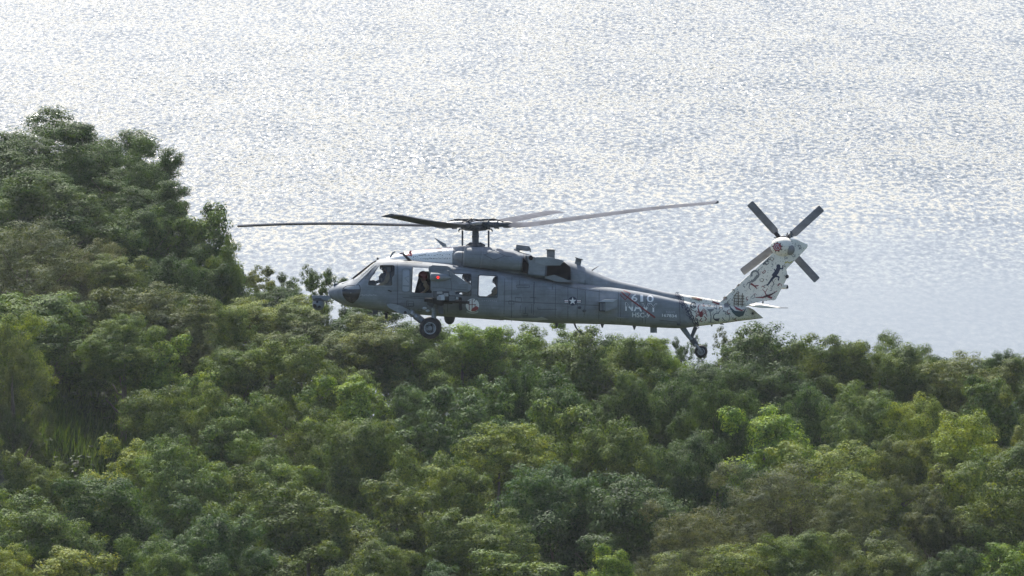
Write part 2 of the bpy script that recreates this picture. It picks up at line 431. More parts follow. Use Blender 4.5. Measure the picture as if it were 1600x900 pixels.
# photo pixel of the crown top, crown width and height (photo pixels), distance (None = canopy level), crown kind, tint, label
TREES = [
 (88, 178, 290, 270, 398, 'big', 'dark', 'tallest dark green tree at upper left, standing out against the glittering water'),
 (-15, 222, 190, 250, 402, 'big2', 'mid', 'green tree cut by the left photo edge, behind the tallest tree'),
 (190, 226, 170, 240, 393, 'big2', 'dark', 'dark green tree forming the right shoulder of the tallest tree'),
 (248, 285, 90, 150, 401, 'sparse', 'olive', 'thin olive tree peeking between the tallest tree and the tree by the rotor tip'),
 (305, 312, 135, 200, 388, 'e', 'mid', 'green tree with spiky top just left of the rotor blade tip'),
 (335, 372, 90, 160, 384, 'a', 'mid', 'leafy tree directly under the left rotor blade tip'),
 (35, 334, 240, 190, 370, 'fine', 'grey', 'dusty grey-leaved spreading tree below the tallest tree at left'),
 (115, 376, 150, 130, 374, 'fine', 'grey', 'smaller grey-leaved tree right of the dusty spreading tree'),
 (178, 394, 120, 110, 371, 'f', 'olive', 'olive tree with yellow-tipped top between the grey tree and dark slope'),
 (255, 398, 120, 140, 378, 'b', 'dark', 'dark green tree at the foot of the right shoulder tree'),
 (85, 446, 200, 130, 360, 'b', 'mid', 'green tree with dark hollow beneath, above the bright grass patch'),
 (0, 468, 130, 140, 352, 'a', 'yellow', 'yellow-green tree at left edge just under the grey-leaved tree'),
 (235, 440, 170, 140, 366, 'f', 'brown', 'brownish green tree left of centre-left, under the dark shoulder slope'),
 (18, 520, 118, 190, 343, 'fine', 'brown', 'grey-brown upright tree at left edge beside the bright grass patch'),
 (195, 500, 120, 95, 356, 'c', 'mid', 'shaded tree with bare stems right behind the grass patch'),
 (325, 462, 120, 130, 372, 'a', 'mid', 'green tree below the leafy tree under the rotor tip'),
 (400, 411, 95, 100, 389, 'sparse', 'olive', 'open branched see-through tree left of the helicopter nose'),
 (452, 420, 80, 100, 391, 'sparse', 'dark', 'second see-through tree, nearer to the helicopter nose'),
 (510, 411, 72, 120, 388, 'sparse', 'dark', 'dark sparse tree directly behind the nose sensor ball'),
 (388, 462, 110, 110, 379, 'f', 'yellow', 'yellow-green tree at the foot of the see-through tree'),
 (450, 470, 120, 120, 377, 'b', 'olive', 'olive tree just left of the nose sensor ball'),
 (520, 476, 140, 130, 376, 'd', 'olive', 'olive yellow tree directly below the nose sensor ball'),
 (280, 520, 140, 130, 356, 'e', 'bright', 'fresh green tree right of the shaded bare-stemmed tree'),
 (370, 535, 150, 140, 358, 'b', 'mid', 'mid green rounded tree below the yellow-green tree at the see-through pair'),
 (590, 492, 130, 140, 376, 'a', 'olive', 'tree beneath the chin of the helicopter, ahead of main wheel'),
 (655, 500, 120, 150, 375, 'c', 'mid', 'tree directly behind the main wheel'),
 (730, 502, 130, 160, 377, 'b', 'bright', 'tree below the belly dome just right of main wheel'),
 (795, 508, 120, 160, 378, 'a', 'mid', 'tree under the mid cabin of the helicopter, at skyline'),
 (858, 506, 130, 170, 377, 'd', 'bright', 'tree at skyline under the star emblem side of the fuselage'),
 (925, 510, 125, 170, 376, 'e', 'mid', 'skyline tree under the side box of the tail boom'),
 (985, 520, 105, 160, 376, 'b', 'mid', 'skyline tree under the large white lettering'),
 (1036, 526, 80, 130, 377, 'a', 'bright', 'narrow skyline tree left of the tail wheel'),
 (1070, 520, 55, 110, 380, 'sparse', 'dark', 'slim see-through tree right behind the tail wheel strut'),
 (1137, 510, 72, 130, 382, 'sparse', 'brown', 'brownish open-crowned tree just right of the tail wheel'),
 (1212, 506, 165, 240, 377, 'c', 'dark', 'tall dark rounded tree below the tail fin'),
 (1300, 514, 110, 180, 378, 'a', 'mid', 'green skyline tree right of the tall rounded tree'),
 (1372, 520, 120, 190, 379, 'fine', 'mid', 'fine-leaved pale-topped skyline tree at right'),
 (1440, 532, 110, 160, 376, 'b', 'mid', 'skyline tree between the fine-leaved pale-topped tree and right corner'),
 (1505, 545, 120, 150, 374, 'f', 'olive', 'low olive skyline tree near right side'),
 (1573, 543, 62, 110, 377, 'c', 'dark', 'small round dark tree on the skyline at far right'),
 (1625, 556, 110, 150, 373, 'a', 'mid', 'green tree cut by right edge at skyline level'),
 (470, 545, 150, 150, 357, 'c', 'mid', 'shaded green tree two crowns below the nose sensor ball'),
 (548, 582, 120, 130, 350, 'e', 'bright', 'fresh bright green broad-leaved tree left of the dome-shaped tree'),
 (622, 590, 110, 150, 351, 'b', 'blue', 'narrow bluish green tree touching the left of the dome-shaped tree'),
 (722, 592, 185, 210, 348, 'dome', 'blue', 'smooth dome-shaped dark green tree in the middle below main wheel'),
 (805, 575, 120, 190, 355, 'c', 'dark', 'dark shaded tree right behind the dome-shaped tree'),
 (880, 570, 150, 190, 356, 'a', 'dark', 'dark green tree in the shade below the rear cabin'),
 (965, 580, 140, 170, 355, 'd', 'dark', 'shaded tree below the white lettering, second row'),
 (1045, 572, 140, 190, 358, 'c', 'dark', 'dark rounded tree below and left of the tail wheel'),
 (1110, 590, 120, 180, 353, 'b', 'dark', 'dark tree in front of the brownish open-crowned tree'),
 (1280, 585, 140, 170, 358, 'c', 'dark', 'dark tree at the right foot of the tall rounded tree'),
 (1355, 592, 150, 170, 354, 'f', 'mid', 'layered green tree under the fine-leaved pale-topped tree'),
 (1445, 600, 140, 160, 351, 'b', 'yellow', 'yellowish tree in second row on the right'),
 (1525, 590, 140, 150, 354, 'e', 'mid', 'green tree below the low olive skyline tree'),
 (1600, 610, 130, 150, 349, 'd', 'olive', 'olive tree at right edge in the second row'),
 (265, 600, 170, 160, 342, 'a', 'olive', 'olive green tree right of the grass patch, mid slope'),
 (375, 610, 180, 170, 341, 'd', 'mid', 'wide lumpy tree in mid slope, left third of picture'),
 (468, 640, 140, 170, 338, 'a', 'mid', 'mid green tree between the wide lumpy tree and bright broad-leaved tree'),
 (578, 668, 150, 170, 334, 'b', 'mid', 'tree in front of the bright broad-leaved tree'),
 (893, 630, 175, 200, 341, 'e', 'mid', 'green tree with bright top left of a matching twin in mid slope'),
 (1003, 640, 170, 200, 340, 'c', 'mid', 'right twin of the two bright-topped trees in mid slope'),
 (785, 668, 160, 180, 334, 'f', 'yellow', 'yellow-green tree in front of and right of the dome-shaped tree'),
 (1200, 632, 165, 170, 345, 'e', 'bright', 'brightest yellow-green leafed tree in front of the tall rounded tree'),
 (1120, 690, 130, 170, 333, 'b', 'dark', 'dark tree left below the brightest yellow-green tree'),
 (1315, 668, 170, 160, 339, 'f', 'yellow', 'yellow-topped tree right of the brightest yellow-green tree'),
 (1410, 665, 130, 150, 339, 'b', 'olive', 'olive tree right of the yellow-topped tree'),
 (1500, 650, 180, 170, 341, 'a', 'yellow', 'wide yellowish green tree in mid slope near right side'),
 (1595, 685, 150, 170, 334, 'b', 'mid', 'green tree at right edge in mid slope'),
 (185, 684, 140, 140, 331, 'e', 'yellow', 'yellow-green leafy tree just below the grass patch'),
 (45, 694, 150, 160, 328, 'd', 'olive', 'olive tree at left under the grey-brown upright tree'),
 (290, 690, 180, 190, 325, 'c', 'mid', 'shaded lumpy tree in lower left with dark right flank'),
 (400, 705, 150, 170, 323, 'b', 'mid', 'tree in lower left between shaded lumpy tree and big foreground tree'),
 (670, 700, 150, 180, 326, 'a', 'mid', 'green tree just below the dome-shaped tree'),
 (870, 735, 170, 180, 320, 'b', 'blue', 'bluish green tree below the left bright-topped twin'),
 (980, 745, 220, 200, 318, 'c', 'dark', 'broad dark shadowy tree in lower middle below the right twin'),
 (1235, 725, 210, 180, 323, 'fine', 'grey', 'pale grey-olive wide tree in lower right centre'),
 (1090, 770, 170, 170, 314, 'fine', 'grey', 'grey-leaved tree right of the broad dark shadowy tree'),
 (1350, 755, 150, 150, 317, 'fine', 'grey', 'grey-green tree between the pale grey-olive tree and right corner trees'),
 (1460, 745, 170, 170, 320, 'd', 'brown', 'brownish tree in lower right below the wide yellowish tree'),
 (1570, 735, 200, 190, 321, 'a', 'olive', 'large olive tree at right edge of the lower slope'),
 (480, 745, 240, 210, 314, 'd', 'mid', 'big lumpy foreground tree in lower left centre'),
 (170, 740, 190, 170, 316, 'b', 'dark', 'dark shaded foreground tree left of the lumpy shaded tree'),
 (45, 775, 180, 170, 309, 'a', 'mid', 'green foreground tree near lower left corner'),
 (610, 765, 150, 170, 312, 'e', 'olive', 'olive foreground tree right of the big lumpy foreground tree'),
 (735, 775, 180, 160, 310, 'd', 'mid', 'green foreground tree at bottom centre left of the bluish tree'),
 (330, 800, 170, 160, 305, 'c', 'dark', 'dark foreground tree at left bottom beside big lumpy tree'),
 (240, 825, 150, 130, 301, 'a', 'mid', 'small foreground tree at left bottom with mixed leaves'),
 (110, 845, 190, 130, 298, 'e', 'yellow', 'yellow-green tree at bottom edge near left corner'),
 (0, 860, 130, 120, 296, 'f', 'yellow', 'yellow-green tree cut by the lower left corner'),
 (560, 850, 170, 130, 298, 'b', 'mid', 'tree cut by bottom edge under the big lumpy tree'),
 (790, 855, 190, 130, 297, 'e', 'mid', 'green tree cut by bottom edge in the middle'),
 (690, 870, 120, 120, 295, 'a', 'blue', 'bluish tree cut by bottom edge left of middle'),
 (935, 866, 100, 100, 296, 'e', 'bright', 'small bright green tree top at bottom edge, middle right'),
 (1035, 850, 130, 130, 298, 'fine', 'grey', 'grey-leaved tree cut by bottom edge right of the small bright top'),
 (1150, 838, 170, 140, 300, 'f', 'yellow', 'bright yellow-green tree at bottom edge in lower right'),
 (1265, 845, 140, 130, 299, 'b', 'mid', 'green tree at bottom edge right of the bright yellow-green one'),
 (1370, 848, 150, 130, 298, 'a', 'olive', 'olive tree at bottom edge in lower right quarter'),
 (1470, 855, 140, 130, 297, 'c', 'dark', 'dark tree at bottom edge near right corner'),
 (1575, 845, 160, 140, 299, 'e', 'bright', 'fresh green tree filling the lower right corner'),
 (150, 240, 170, 220, 396, 'c', 'dark', 'dense dark tree filling the right flank of the tallest tree'),
 (196, 224, 125, 170, 397, 'c', 'dark', 'small dense dark crown tucked into the right shoulder of the left tree mass'),
 (275, 322, 110, 150, 392, 'a', 'dark', 'dark tree just left of the spiky-topped tree by the rotor tip'),
 (222, 282, 120, 170, 394, 'a', 'mid', 'green tree on the left slope beside the thin olive tree'),
 (20, 222, 200, 240, 396, 'c', 'dark', 'dense dark green tree at left edge below the tallest tree top'),
 (48, 215, 260, 300, 405, 'big', 'dark', 'dark tree filling the left slope behind the tallest tree'),
 (140, 262, 230, 260, 390, 'big2', 'dark', 'dark green crown in the middle of the left slope, below the tallest tree'),
 (225, 318, 150, 200, 386, 'b', 'dark', 'dark tree under the thin olive tree on the left slope'),
 (60, 262, 230, 220, 384, 'c', 'dark', 'dark green tree on the left slope just above the dusty spreading tree'),
 (300, 405, 130, 150, 382, 'b', 'dark', 'dark tree between the slope foot and the tree by the rotor tip'),
 (425, 448, 110, 110, 386, 'c', 'dark', 'low dark tree between the two see-through trees'),
 (560, 470, 110, 130, 384, 'c', 'dark', 'dark tree half hidden behind the chin of the helicopter'),
 (690, 512, 120, 150, 384, 'c', 'dark', 'dark tree just behind the main wheel, right side'),
 (765, 516, 110, 150, 385, 'b', 'dark', 'dark tree below the cabin door, behind the skyline row'),
 (828, 516, 110, 150, 386, 'c', 'mid', 'rounded tree under the sponson strip, behind the skyline row'),
 (893, 518, 110, 150, 386, 'a', 'mid', 'tree behind the skyline row under the star emblem'),
 (956, 522, 110, 150, 385, 'c', 'dark', 'dark tree behind the skyline row under the trident'),
 (1012, 532, 100, 140, 384, 'b', 'dark', 'dark tree behind the skyline row under the belly antenna'),
 (1090, 558, 100, 130, 374, 'c', 'dark', 'low dark tree directly below the tail wheel'),
 (1160, 560, 120, 150, 374, 'b', 'dark', 'dark tree at the foot of the brownish open-crowned tree'),
 (1260, 530, 120, 170, 384, 'c', 'dark', 'dark tree closing the gap right of the tall rounded tree'),
 (1340, 535, 120, 160, 384, 'b', 'dark', 'dark tree left of the fine-leaved pale-topped tree, behind'),
 (1410, 545, 110, 150, 383, 'c', 'dark', 'dark tree right of the fine-leaved pale-topped tree, behind'),
 (1475, 552, 110, 140, 381, 'a', 'dark', 'dark tree left of the low olive skyline tree'),
 (712, 618, 150, 240, 366, 'c', 'dark', 'shaded tree peeking out between the dome-shaped tree and its neighbour behind'),
 (1180, 632, 150, 260, 366, 'c', 'dark', 'shaded tree behind the left side of the brightest yellow-green tree'),
 (1568, 628, 150, 280, 366, 'c', 'dark', 'shaded tree behind the olive tree at right edge, second row'),
 (1390, 628, 150, 280, 366, 'c', 'dark', 'shaded tree behind the yellowish second-row tree on the right'),
 (1545, 556, 110, 140, 380, 'b', 'mid', 'green tree beside the small round dark skyline tree'),
]
trng = np.random.default_rng(5)
PXM = PPM * DH
for (px, py, wpx, hpx, dist, kind, tint, label) in TREES:
    if dist is None: dist = 340
    py += 3 + (random.Random(px + py).uniform(-20, 16) if dist < 362 else 0) + (0.03 if kind.startswith('big') else 0.065) * hpx
    top = at(px, py, dist)
    sc = dist / PXM
    rj = random.Random(px * 13 + py)
    wide = 1.0 if kind == 'sparse' else (1.1 if px < 360 and dist > 365 else (rj.uniform(1.15, 1.45) if dist > 365 else rj.uniform(0.95, 1.32)))
    rx = wpx * sc / 2 * wide
    hz = hpx * sc * (1.0 if kind == 'sparse' else (0.85 if dist > 367 and px > 360 else 1.1))
    gz = float(ground_z(top.x, top.y))
    H = top.z - gz
    hz = min(max(hz, 2.5), H * 0.97)
    root = link(bpy.data.objects.new('tree', None))
    root.location = (top.x, top.y, gz)
    root.empty_display_size = 1
    tag(root, label, 'tree', 'trees of the wooded hillside')
    rr = random.Random(px * 7 + py)
    t = link(bpy.data.objects.new('trunk', trunk_mesh('trunk', H, H - hz, rx, hz / 2, trng)), root)
    c = link(bpy.data.objects.new('crown', PROTO[kind]), root)
    c.location = (0, 0, H - hz)
    c.scale = (rx / 3.0, rx / 3.0 * rr.uniform(0.9, 1.1), hz / 6.0)
    c.rotation_euler = (rr.uniform(-.16, .16), rr.uniform(-.16, .16), rr.uniform(0, 6.283))
    k = TINT[tint]
    v = rr.uniform(0.88, 1.12)
    c.color = (k[0] * v * rr.uniform(.92, 1.08), k[1] * v, k[2] * v * rr.uniform(.9, 1.1), 1)

# ------------------------------------------------------------------ undergrowth and grass (nobody could count it)
rng = np.random.default_rng(77)
nC = 4200
ux = rng.uniform(-36, 36, nC); uy = rng.uniform(275, 425, nC)
uz = ground_z(ux, uy) + rng.uniform(0.1, 2.0, nC)
C = np.stack([ux, uy, uz], 1)
out = unit(rng.normal(size=(nC, 3)) + np.array([0, -.3, .6]))
me = foliage_mesh('undergrowth', C, out, rng.uniform(0.5, 1.0, nC), 42, 0.26, rng, flat=0.7)
ug = link(bpy.data.objects.new('undergrowth', me))
ug.color = (0.028, 0.05, 0.015, 1)
tag(ug, 'dense low undergrowth between the trees of the hillside', 'undergrowth', kind='stuff')

yy = 310.0
while yy < 400 and at(118, 672, yy).z > float(ground_z(at(118, 672, yy).x, yy)) + 0.8: yy += 0.5
gc = at(118, 672, yy)
n = 9000
gxp = gc.x + rng.uniform(-2.2, 2.2, n) + rng.normal(0, 0.4, n); gyp = gc.y + rng.normal(0, 2.2, n)
gzp = ground_z(gxp, gyp)
hgt = rng.uniform(0.7, 1.7, n)
az = rng.uniform(0, 6.283, n)
lean = rng.uniform(0.05, 0.5, n) * hgt
B = np.stack([gxp, gyp, gzp - 0.05], 1)
side = np.stack([np.cos(az), np.sin(az), np.zeros(n)], 1) * 0.035
tipd = np.stack([-np.sin(az) * lean, np.cos(az) * lean, hgt], 1)
v = np.empty((n, 4, 3))
v[:, 0] = B - side; v[:, 1] = B + side
v[:, 2] = B + tipd * 0.6 + side * 0.8 + np.array([0, 0, 0.08]); v[:, 3] = B + tipd
me = np_mesh('grass', v.reshape(-1, 3), np.arange(n * 4).reshape(n, 4), [M_LEAF])
for nm in ('rnd', 'crnd'):
    a = me.attributes.new(nm, 'FLOAT', 'FACE'); a.data.foreach_set('value', rng.uniform(0, 1, n).astype(np.float32))
gr = link(bpy.data.objects.new('grass', me))
gr.color = (0.065, 0.125, 0.026, 1)
tag(gr, 'patch of tall bright green grass in a gap among the trees at left', 'grass', kind='stuff')

# ================================================================== helicopter
from mathutils.geometry import tessellate_polygon
OX, OZ = 742.0, 505.0
def lx(px): return (px - OX) / PPM
def lz(py): return (OZ - py) / PPM
def L(px, py, y=0.0): return Vector((lx(px), y, lz(py)))

HM = Matrix.Translation(Vector((0, 0, CAM_Z)) + cam_ray(OX, OZ) * DH) @ Matrix.Rotation(R(-5.5), 4, 'X')
heli = link(bpy.data.objects.new('helicopter', None))
heli.matrix_world = HM
tag(heli, 'grey military helicopter with white painted tail flying in front of the wooded hill', 'helicopter')

def paint(name, colr, rough=0.5, var=0.2, grime=0.4, spec=0.4, scale=3.0, metal=0.0):
    m = NT(name)
    tc = m.n('TexCoord')
    n1 = m.n('TexNoise', i_Scale=scale, i_Detail=7.0, i_Roughness=0.65)
    m.l(tc.outputs['Object'], n1.inputs['Vector'])
    mp = m.n('Mapping'); mp.inputs['Scale'].default_value = (0.5, 1.0, 9.0)
    mp.inputs['Rotation'].default_value = (0, R(4), 0)
    m.l(tc.outputs['Object'], mp.inputs[0])
    n2 = m.n('TexNoise', i_Scale=2.2, i_Detail=5.0, i_Roughness=0.6)
    m.l(mp.outputs[0], n2.inputs['Vector'])
    lo = tuple(c * (1 - var) for c in colr); hi = tuple(min(1, c * (1 + var)) for c in colr)
    c1 = m.ramp(n1.outputs[0], [(0.3, lo), (0.7, hi)])
    g = m.ramp(n2.outputs[0], [(0.48, (0, 0, 0)), (0.70, (grime, grime, grime))])
    c2 = m.mix(g, c1, tuple(c * 0.55 for c in colr))
    vo = m.n('TexVoronoi', i_Scale=scale * 0.55); vo.distance = 'CHEBYCHEV'
    m.l(tc.outputs['Object'], vo.inputs['Vector'])
    pv_ = m.n('Mix'); pv_.data_type = 'RGBA'; pv_.blend_type = 'MULTIPLY'; pv_.inputs[0].default_value = 1.0
    sv_ = m.n('SeparateXYZ'); m.l(vo.outputs['Color'], sv_.inputs[0])
    m.l(c2, pv_.inputs[6]); m.l(m.ramp(sv_.outputs[0], [(0.0, (1 - var * .7,) * 3), (0.55, (1, 1, 1)), (1.0, (1 + var * .5,) * 3)]), pv_.inputs[7])
    c2 = pv_.outputs[2]
    b = m.n('BsdfPrincipled', i_Roughness=rough, i_Metallic=metal)
    b.inputs['Specular IOR Level'].default_value = spec
    m.l(c2, b.inputs['Base Color'])
    bp = m.n('Bump', i_Strength=0.12, i_Distance=0.01); m.l(n1.outputs[0], bp.inputs['Height']); m.l(bp.outputs[0], b.inputs['Normal'])
    m.l(b.outputs[0], m.out.inputs[0])
    return m.m

GREY = paint('naval_grey_paint', (0.205, 0.224, 0.245), 0.6, spec=.2)
GREY2 = paint('light_grey_panel', (0.245, 0.266, 0.288), 0.6, spec=.2)
DGREY = paint('dark_grey_metal', (0.05, 0.06, 0.075), 0.5)
WHITE = paint('white_tail_paint', (0.74, 0.705, 0.62), 0.6, 0.06, 0.15, .2)
WHITE2 = paint('white_fairing_paint', (0.88, 0.87, 0.84), 0.6, 0.04, 0.1, .2)
BLACK = paint('black_rubber', (0.012, 0.013, 0.017), 0.7, 0.2, 0.2)
DARKHOLE = paint('dark_opening', (0.008, 0.009, 0.012), 0.9, 0.3, 0.2, 0.1)  # black standing in for the shade inside openings and gaps
BLADE = paint('blade_grey', (0.10, 0.105, 0.122), 0.85, spec=.03)
BLADEB = paint('tail_blade_grey', (0.17, 0.175, 0.19), 0.8, spec=.06)
METAL = paint('bare_metal', (0.30, 0.31, 0.33), 0.4, 0.2, 0.4, 0.5, 6.0, 0.6)
P_WHITE = paint('white_marking', (0.78, 0.78, 0.78), 0.55, 0.04, 0.1)
P_LGREY = paint('pale_grey_marking', (0.42, 0.45, 0.50), 0.55, 0.04, 0.1)
P_RED = paint('red_marking', (0.19, 0.018, 0.025), 0.55, 0.1, 0.1)
P_NAVY = paint('navy_blue_marking', (0.018, 0.026, 0.06), 0.55, 0.1, 0.1)
P_BLACK = paint('black_marking', (0.02, 0.02, 0.024), 0.6, 0.1, 0.1)
P_TEAL = paint('teal_marking', (0.05, 0.085, 0.09), 0.6, 0.1, 0.1)
P_BROWN = paint('brown_marking', (0.16, 0.12, 0.08), 0.6, 0.1, 0.1)
P_GREYM = paint('grey_marking', (0.20, 0.20, 0.20), 0.6, 0.1, 0.1)
P_ROSE = paint('rose_marking', (0.30, 0.05, 0.06), 0.6, 0.1, 0.1)
P_YEL = paint('yellow_marking', (0.45, 0.36, 0.04), 0.6, 0.1, 0.1)
SUIT = paint('tan_flight_suit', (0.27, 0.20, 0.12), 0.85, 0.2, 0.2)
VEST = paint('dark_survival_vest', (0.025, 0.027, 0.035), 0.85, 0.2, 0.2)
HELM = paint('grey_helmet', (0.20, 0.20, 0.22), 0.4)
HELMR = paint('red_helmet', (0.26, 0.03, 0.045), 0.4)
VISOR = paint('dark_visor', (0.02, 0.02, 0.025), 0.15)
SKIN = paint('skin', (0.34, 0.20, 0.14), 0.6, 0.05, 0.0)
CABIN = paint('cabin_lining', (0.06, 0.065, 0.075), 0.8)
BAG = paint('brown_canvas', (0.22, 0.13, 0.06), 0.9)

m = NT('clear_glass')
tr = m.n('BsdfTransparent'); tr.inputs[0].default_value = (0.93, 0.95, 0.96, 1)
gl = m.n('BsdfGlossy'); gl.inputs['Roughness'].default_value = 0.03
lw = m.n('Fresnel', i_IOR=1.45)
mx = m.n('MixShader'); m.l(lw.outputs[0], mx.inputs[0]); m.l(tr.outputs[0], mx.inputs[1]); m.l(gl.outputs[0], mx.inputs[2])
m.l(mx.outputs[0], m.out.inputs[0])
GLASS = m.m
m = NT('smoked_glass')
b = m.n('BsdfPrincipled', i_Roughness=0.12); b.inputs['Base Color'].default_value = (0.012, 0.015, 0.02, 1); m.l(b.outputs[0], m.out.inputs[0])
DARKGLASS = m.m
m = NT('painted_reflection_glass')  # opaque grey, reflection and dim interior put into the pane colour
b = m.n('BsdfPrincipled', i_Roughness=0.25); b.inputs['Base Color'].default_value = (0.33, 0.36, 0.40, 1); m.l(b.outputs[0], m.out.inputs[0])
REFLGLASS = m.m
m = NT('red_position_light')
e = m.n('Emission'); e.inputs[0].default_value = (1.0, 0.03, 0.02, 1); e.inputs[1].default_value = 1.2; m.l(e.outputs[0], m.out.inputs[0])
REDLIGHT = m.m

def finish(name, bm_, mat, parent=heli, angle=35, recalc=True):
    if recalc: bmesh.ops.recalc_face_normals(bm_, faces=bm_.faces)
    me = bpy.data.meshes.new(name)
    bm_.to_mesh(me); bm_.free()
    me.materials.append(mat)
    for p in me.polygons: p.use_smooth = True
    me.set_sharp_from_angle(angle=R(angle))
    return link(bpy.data.objects.new(name, me), parent)

def rounded(poly, r, n=4):
    """round the corners of a 2D polygon (pixels)"""
    out = []
    k = len(poly)
    for i in range(k):
        p = Vector(poly[i]).to_2d(); a = Vector(poly[i - 1]).to_2d(); c = Vector(poly[(i + 1) % k]).to_2d()
        da, dc = (a - p), (c - p)
        rr = min(r, da.length * 0.48, dc.length * 0.48)
        s, e2 = p + da.normalized() * rr, p + dc.normalized() * rr
        for j in range(n + 1):
            t = j / n
            q = s * (1 - t) ** 2 + p * 2 * t * (1 - t) + e2 * t * t
            out.append((q.x, q.y))
    return out

def prism_bm(poly, y0, y1, bm_=None, bevel=0.0):
    bm_ = bm_ or bmesh.new()
    a = [bm_.verts.new(L(x, y, y0)) for x, y in poly]
    b2 = [bm_.verts.new(L(x, y, y1)) for x, y in poly]
    n = len(poly)
    fs = [bm_.faces.new(a), bm_.faces.new(list(reversed(b2)))]
    for i in range(n):
        bm_.faces.new((a[i], b2[i], b2[(i + 1) % n], a[(i + 1) % n]))
    if bevel:
        es = [e for f in fs for e in f.edges]
        bmesh.ops.bevel(bm_, geom=es, offset=bevel, segments=2, affect='EDGES', profile=0.5)
    return bm_

def prism(name, poly, y0, y1, mat, parent=heli, bevel=0.0, angle=35):
    return finish(name, prism_bm(poly, y0, y1, None, bevel), mat, parent, angle)

def tube(name, pts, rads, mat, parent=heli, nseg=10, bm_=None):
    """round bar through 3D local points, closed ends"""
    own = bm_ is None
    bm_ = bm_ or bmesh.new()
    rings = []
    if not isinstance(rads, (list, tuple)): rads = [rads] * len(pts)
    for i, p in enumerate(pts):
        q = Vector(pts[min(i + 1, len(pts) - 1)]) - Vector(pts[max(i - 1, 0)])
        q.normalize()
        ref = Vector((0, 1, 0)) if abs(q.y) < 0.8 else Vector((0, 0, 1))
        a = q.cross(ref); a.normalize(); b2 = q.cross(a)
        rings.append([bm_.verts.new(Vector(p) + (a * math.cos(2 * math.pi * k / nseg) + b2 * math.sin(2 * math.pi * k / nseg)) * rads[i]) for k in range(nseg)])
    for r0, r1 in zip(rings, rings[1:]):
        for k in range(nseg):
            bm_.faces.new((r0[k], r0[(k + 1) % nseg], r1[(k + 1) % nseg], r1[k]))
    bm_.faces.new(rings[0]); bm_.faces.new(rings[-1])
    return finish(name, bm_, mat, parent) if own else bm_

def lathe(name, origin, axis, prof, mat, parent=heli, nseg=28, angle=35):
    """prof: list of (distance along axis, radius)"""
    bm_ = bmesh.new()
    q = Vector(axis).normalized()
    ref = Vector((0, 0, 1)) if abs(q.z) < 0.8 else Vector((1, 0, 0))
    a = q.cross(ref).normalized(); b2 = q.cross(a)
    rings = []
    for t, r in prof:
        c = Vector(origin) + q * t
        r = max(r, 0.001)
        rings.append([bm_.verts.new(c + (a * math.cos(2 * math.pi * k / nseg) + b2 * math.sin(2 * math.pi * k / nseg)) * r) for k in range(nseg)])
    for r0, r1 in zip(rings, rings[1:]):
        for k in range(nseg):
            bm_.faces.new((r0[k], r0[(k + 1) % nseg], r1[(k + 1) % nseg], r1[k]))
    bm_.faces.new(rings[0]); bm_.faces.new(rings[-1])
    return finish(name, bm_, mat, parent, angle)

def ball(name, c, r, mat, parent=heli, scale=(1, 1, 1), seg=20):
    bm_ = bmesh.new()
    bmesh.ops.create_uvsphere(bm_, u_segments=seg, v_segments=seg // 2, radius=r)
    for v in bm_.verts: v.co = Vector((v.co.x * scale[0], v.co.y * scale[1], v.co.z * scale[2])) + Vector(c)
    return finish(name, bm_, mat, parent)

def mono(xs, ys, x):
    """monotone-ish cubic interpolation (finite-difference Hermite)"""
    xs = np.array(xs, float); ys = np.array(ys, float)
    d = np.diff(ys) / np.diff(xs)
    mm = np.empty(len(xs)); mm[0] = d[0]; mm[-1] = d[-1]
    mm[1:-1] = np.where(d[:-1] * d[1:] > 0, 2 * d[:-1] * d[1:] / (d[:-1] + d[1:] + 1e-12), 0)
    i = np.clip(np.searchsorted(xs, x) - 1, 0, len(xs) - 2)
    h = xs[i + 1] - xs[i]; t = (x - xs[i]) / h
    return ((1 + 2 * t) * (1 - t) ** 2 * ys[i] + t * (1 - t) ** 2 * h * mm[i] + t * t * (3 - 2 * t) * ys[i + 1] + t * t * (t - 1) * h * mm[i + 1])

def loft_bm(st, xs, nseg=56, inset=0.0, yoff=0.0):
    """st rows: px, top py, bottom py, half width m, exponent upper, exponent lower, (widest height fraction)"""
    st = np.array(st, float)
    bm_ = bmesh.new()
    rings = []
    for x in xs:
        top, bot, hw, nu, nl_, wf = [float(mono(st[:, 0], st[:, k], x)) for k in range(1, 7)]
        zt, zb = lz(top) - inset, lz(bot) + inset
        hw = max(hw - inset, 0.004)
        zm = zb + (zt - zb) * wf
        ring = []
        for k in range(nseg):
            a = 2 * math.pi * k / nseg
            c, s = math.cos(a), math.sin(a)
            n_ = nu if s >= 0 else nl_
            yy = hw * math.copysign(abs(c) ** (2 / n_), c)
            zz = (zt - zm if s >= 0 else zm - zb) * math.copysign(abs(s) ** (2 / n_), s)
            ring.append(bm_.verts.new((lx(x), yy + yoff, zm + zz)))
        rings.append(ring)
    for r0, r1 in zip(rings, rings[1:]):
        for k in range(nseg):
            bm_.faces.new((r0[k], r0[(k + 1) % nseg], r1[(k + 1) % nseg], r1[k]))
    bm_.faces.new(rings[0]); bm_.faces.new(rings[-1])
    bmesh.ops.recalc_face_normals(bm_, faces=bm_.faces)
    return bm_

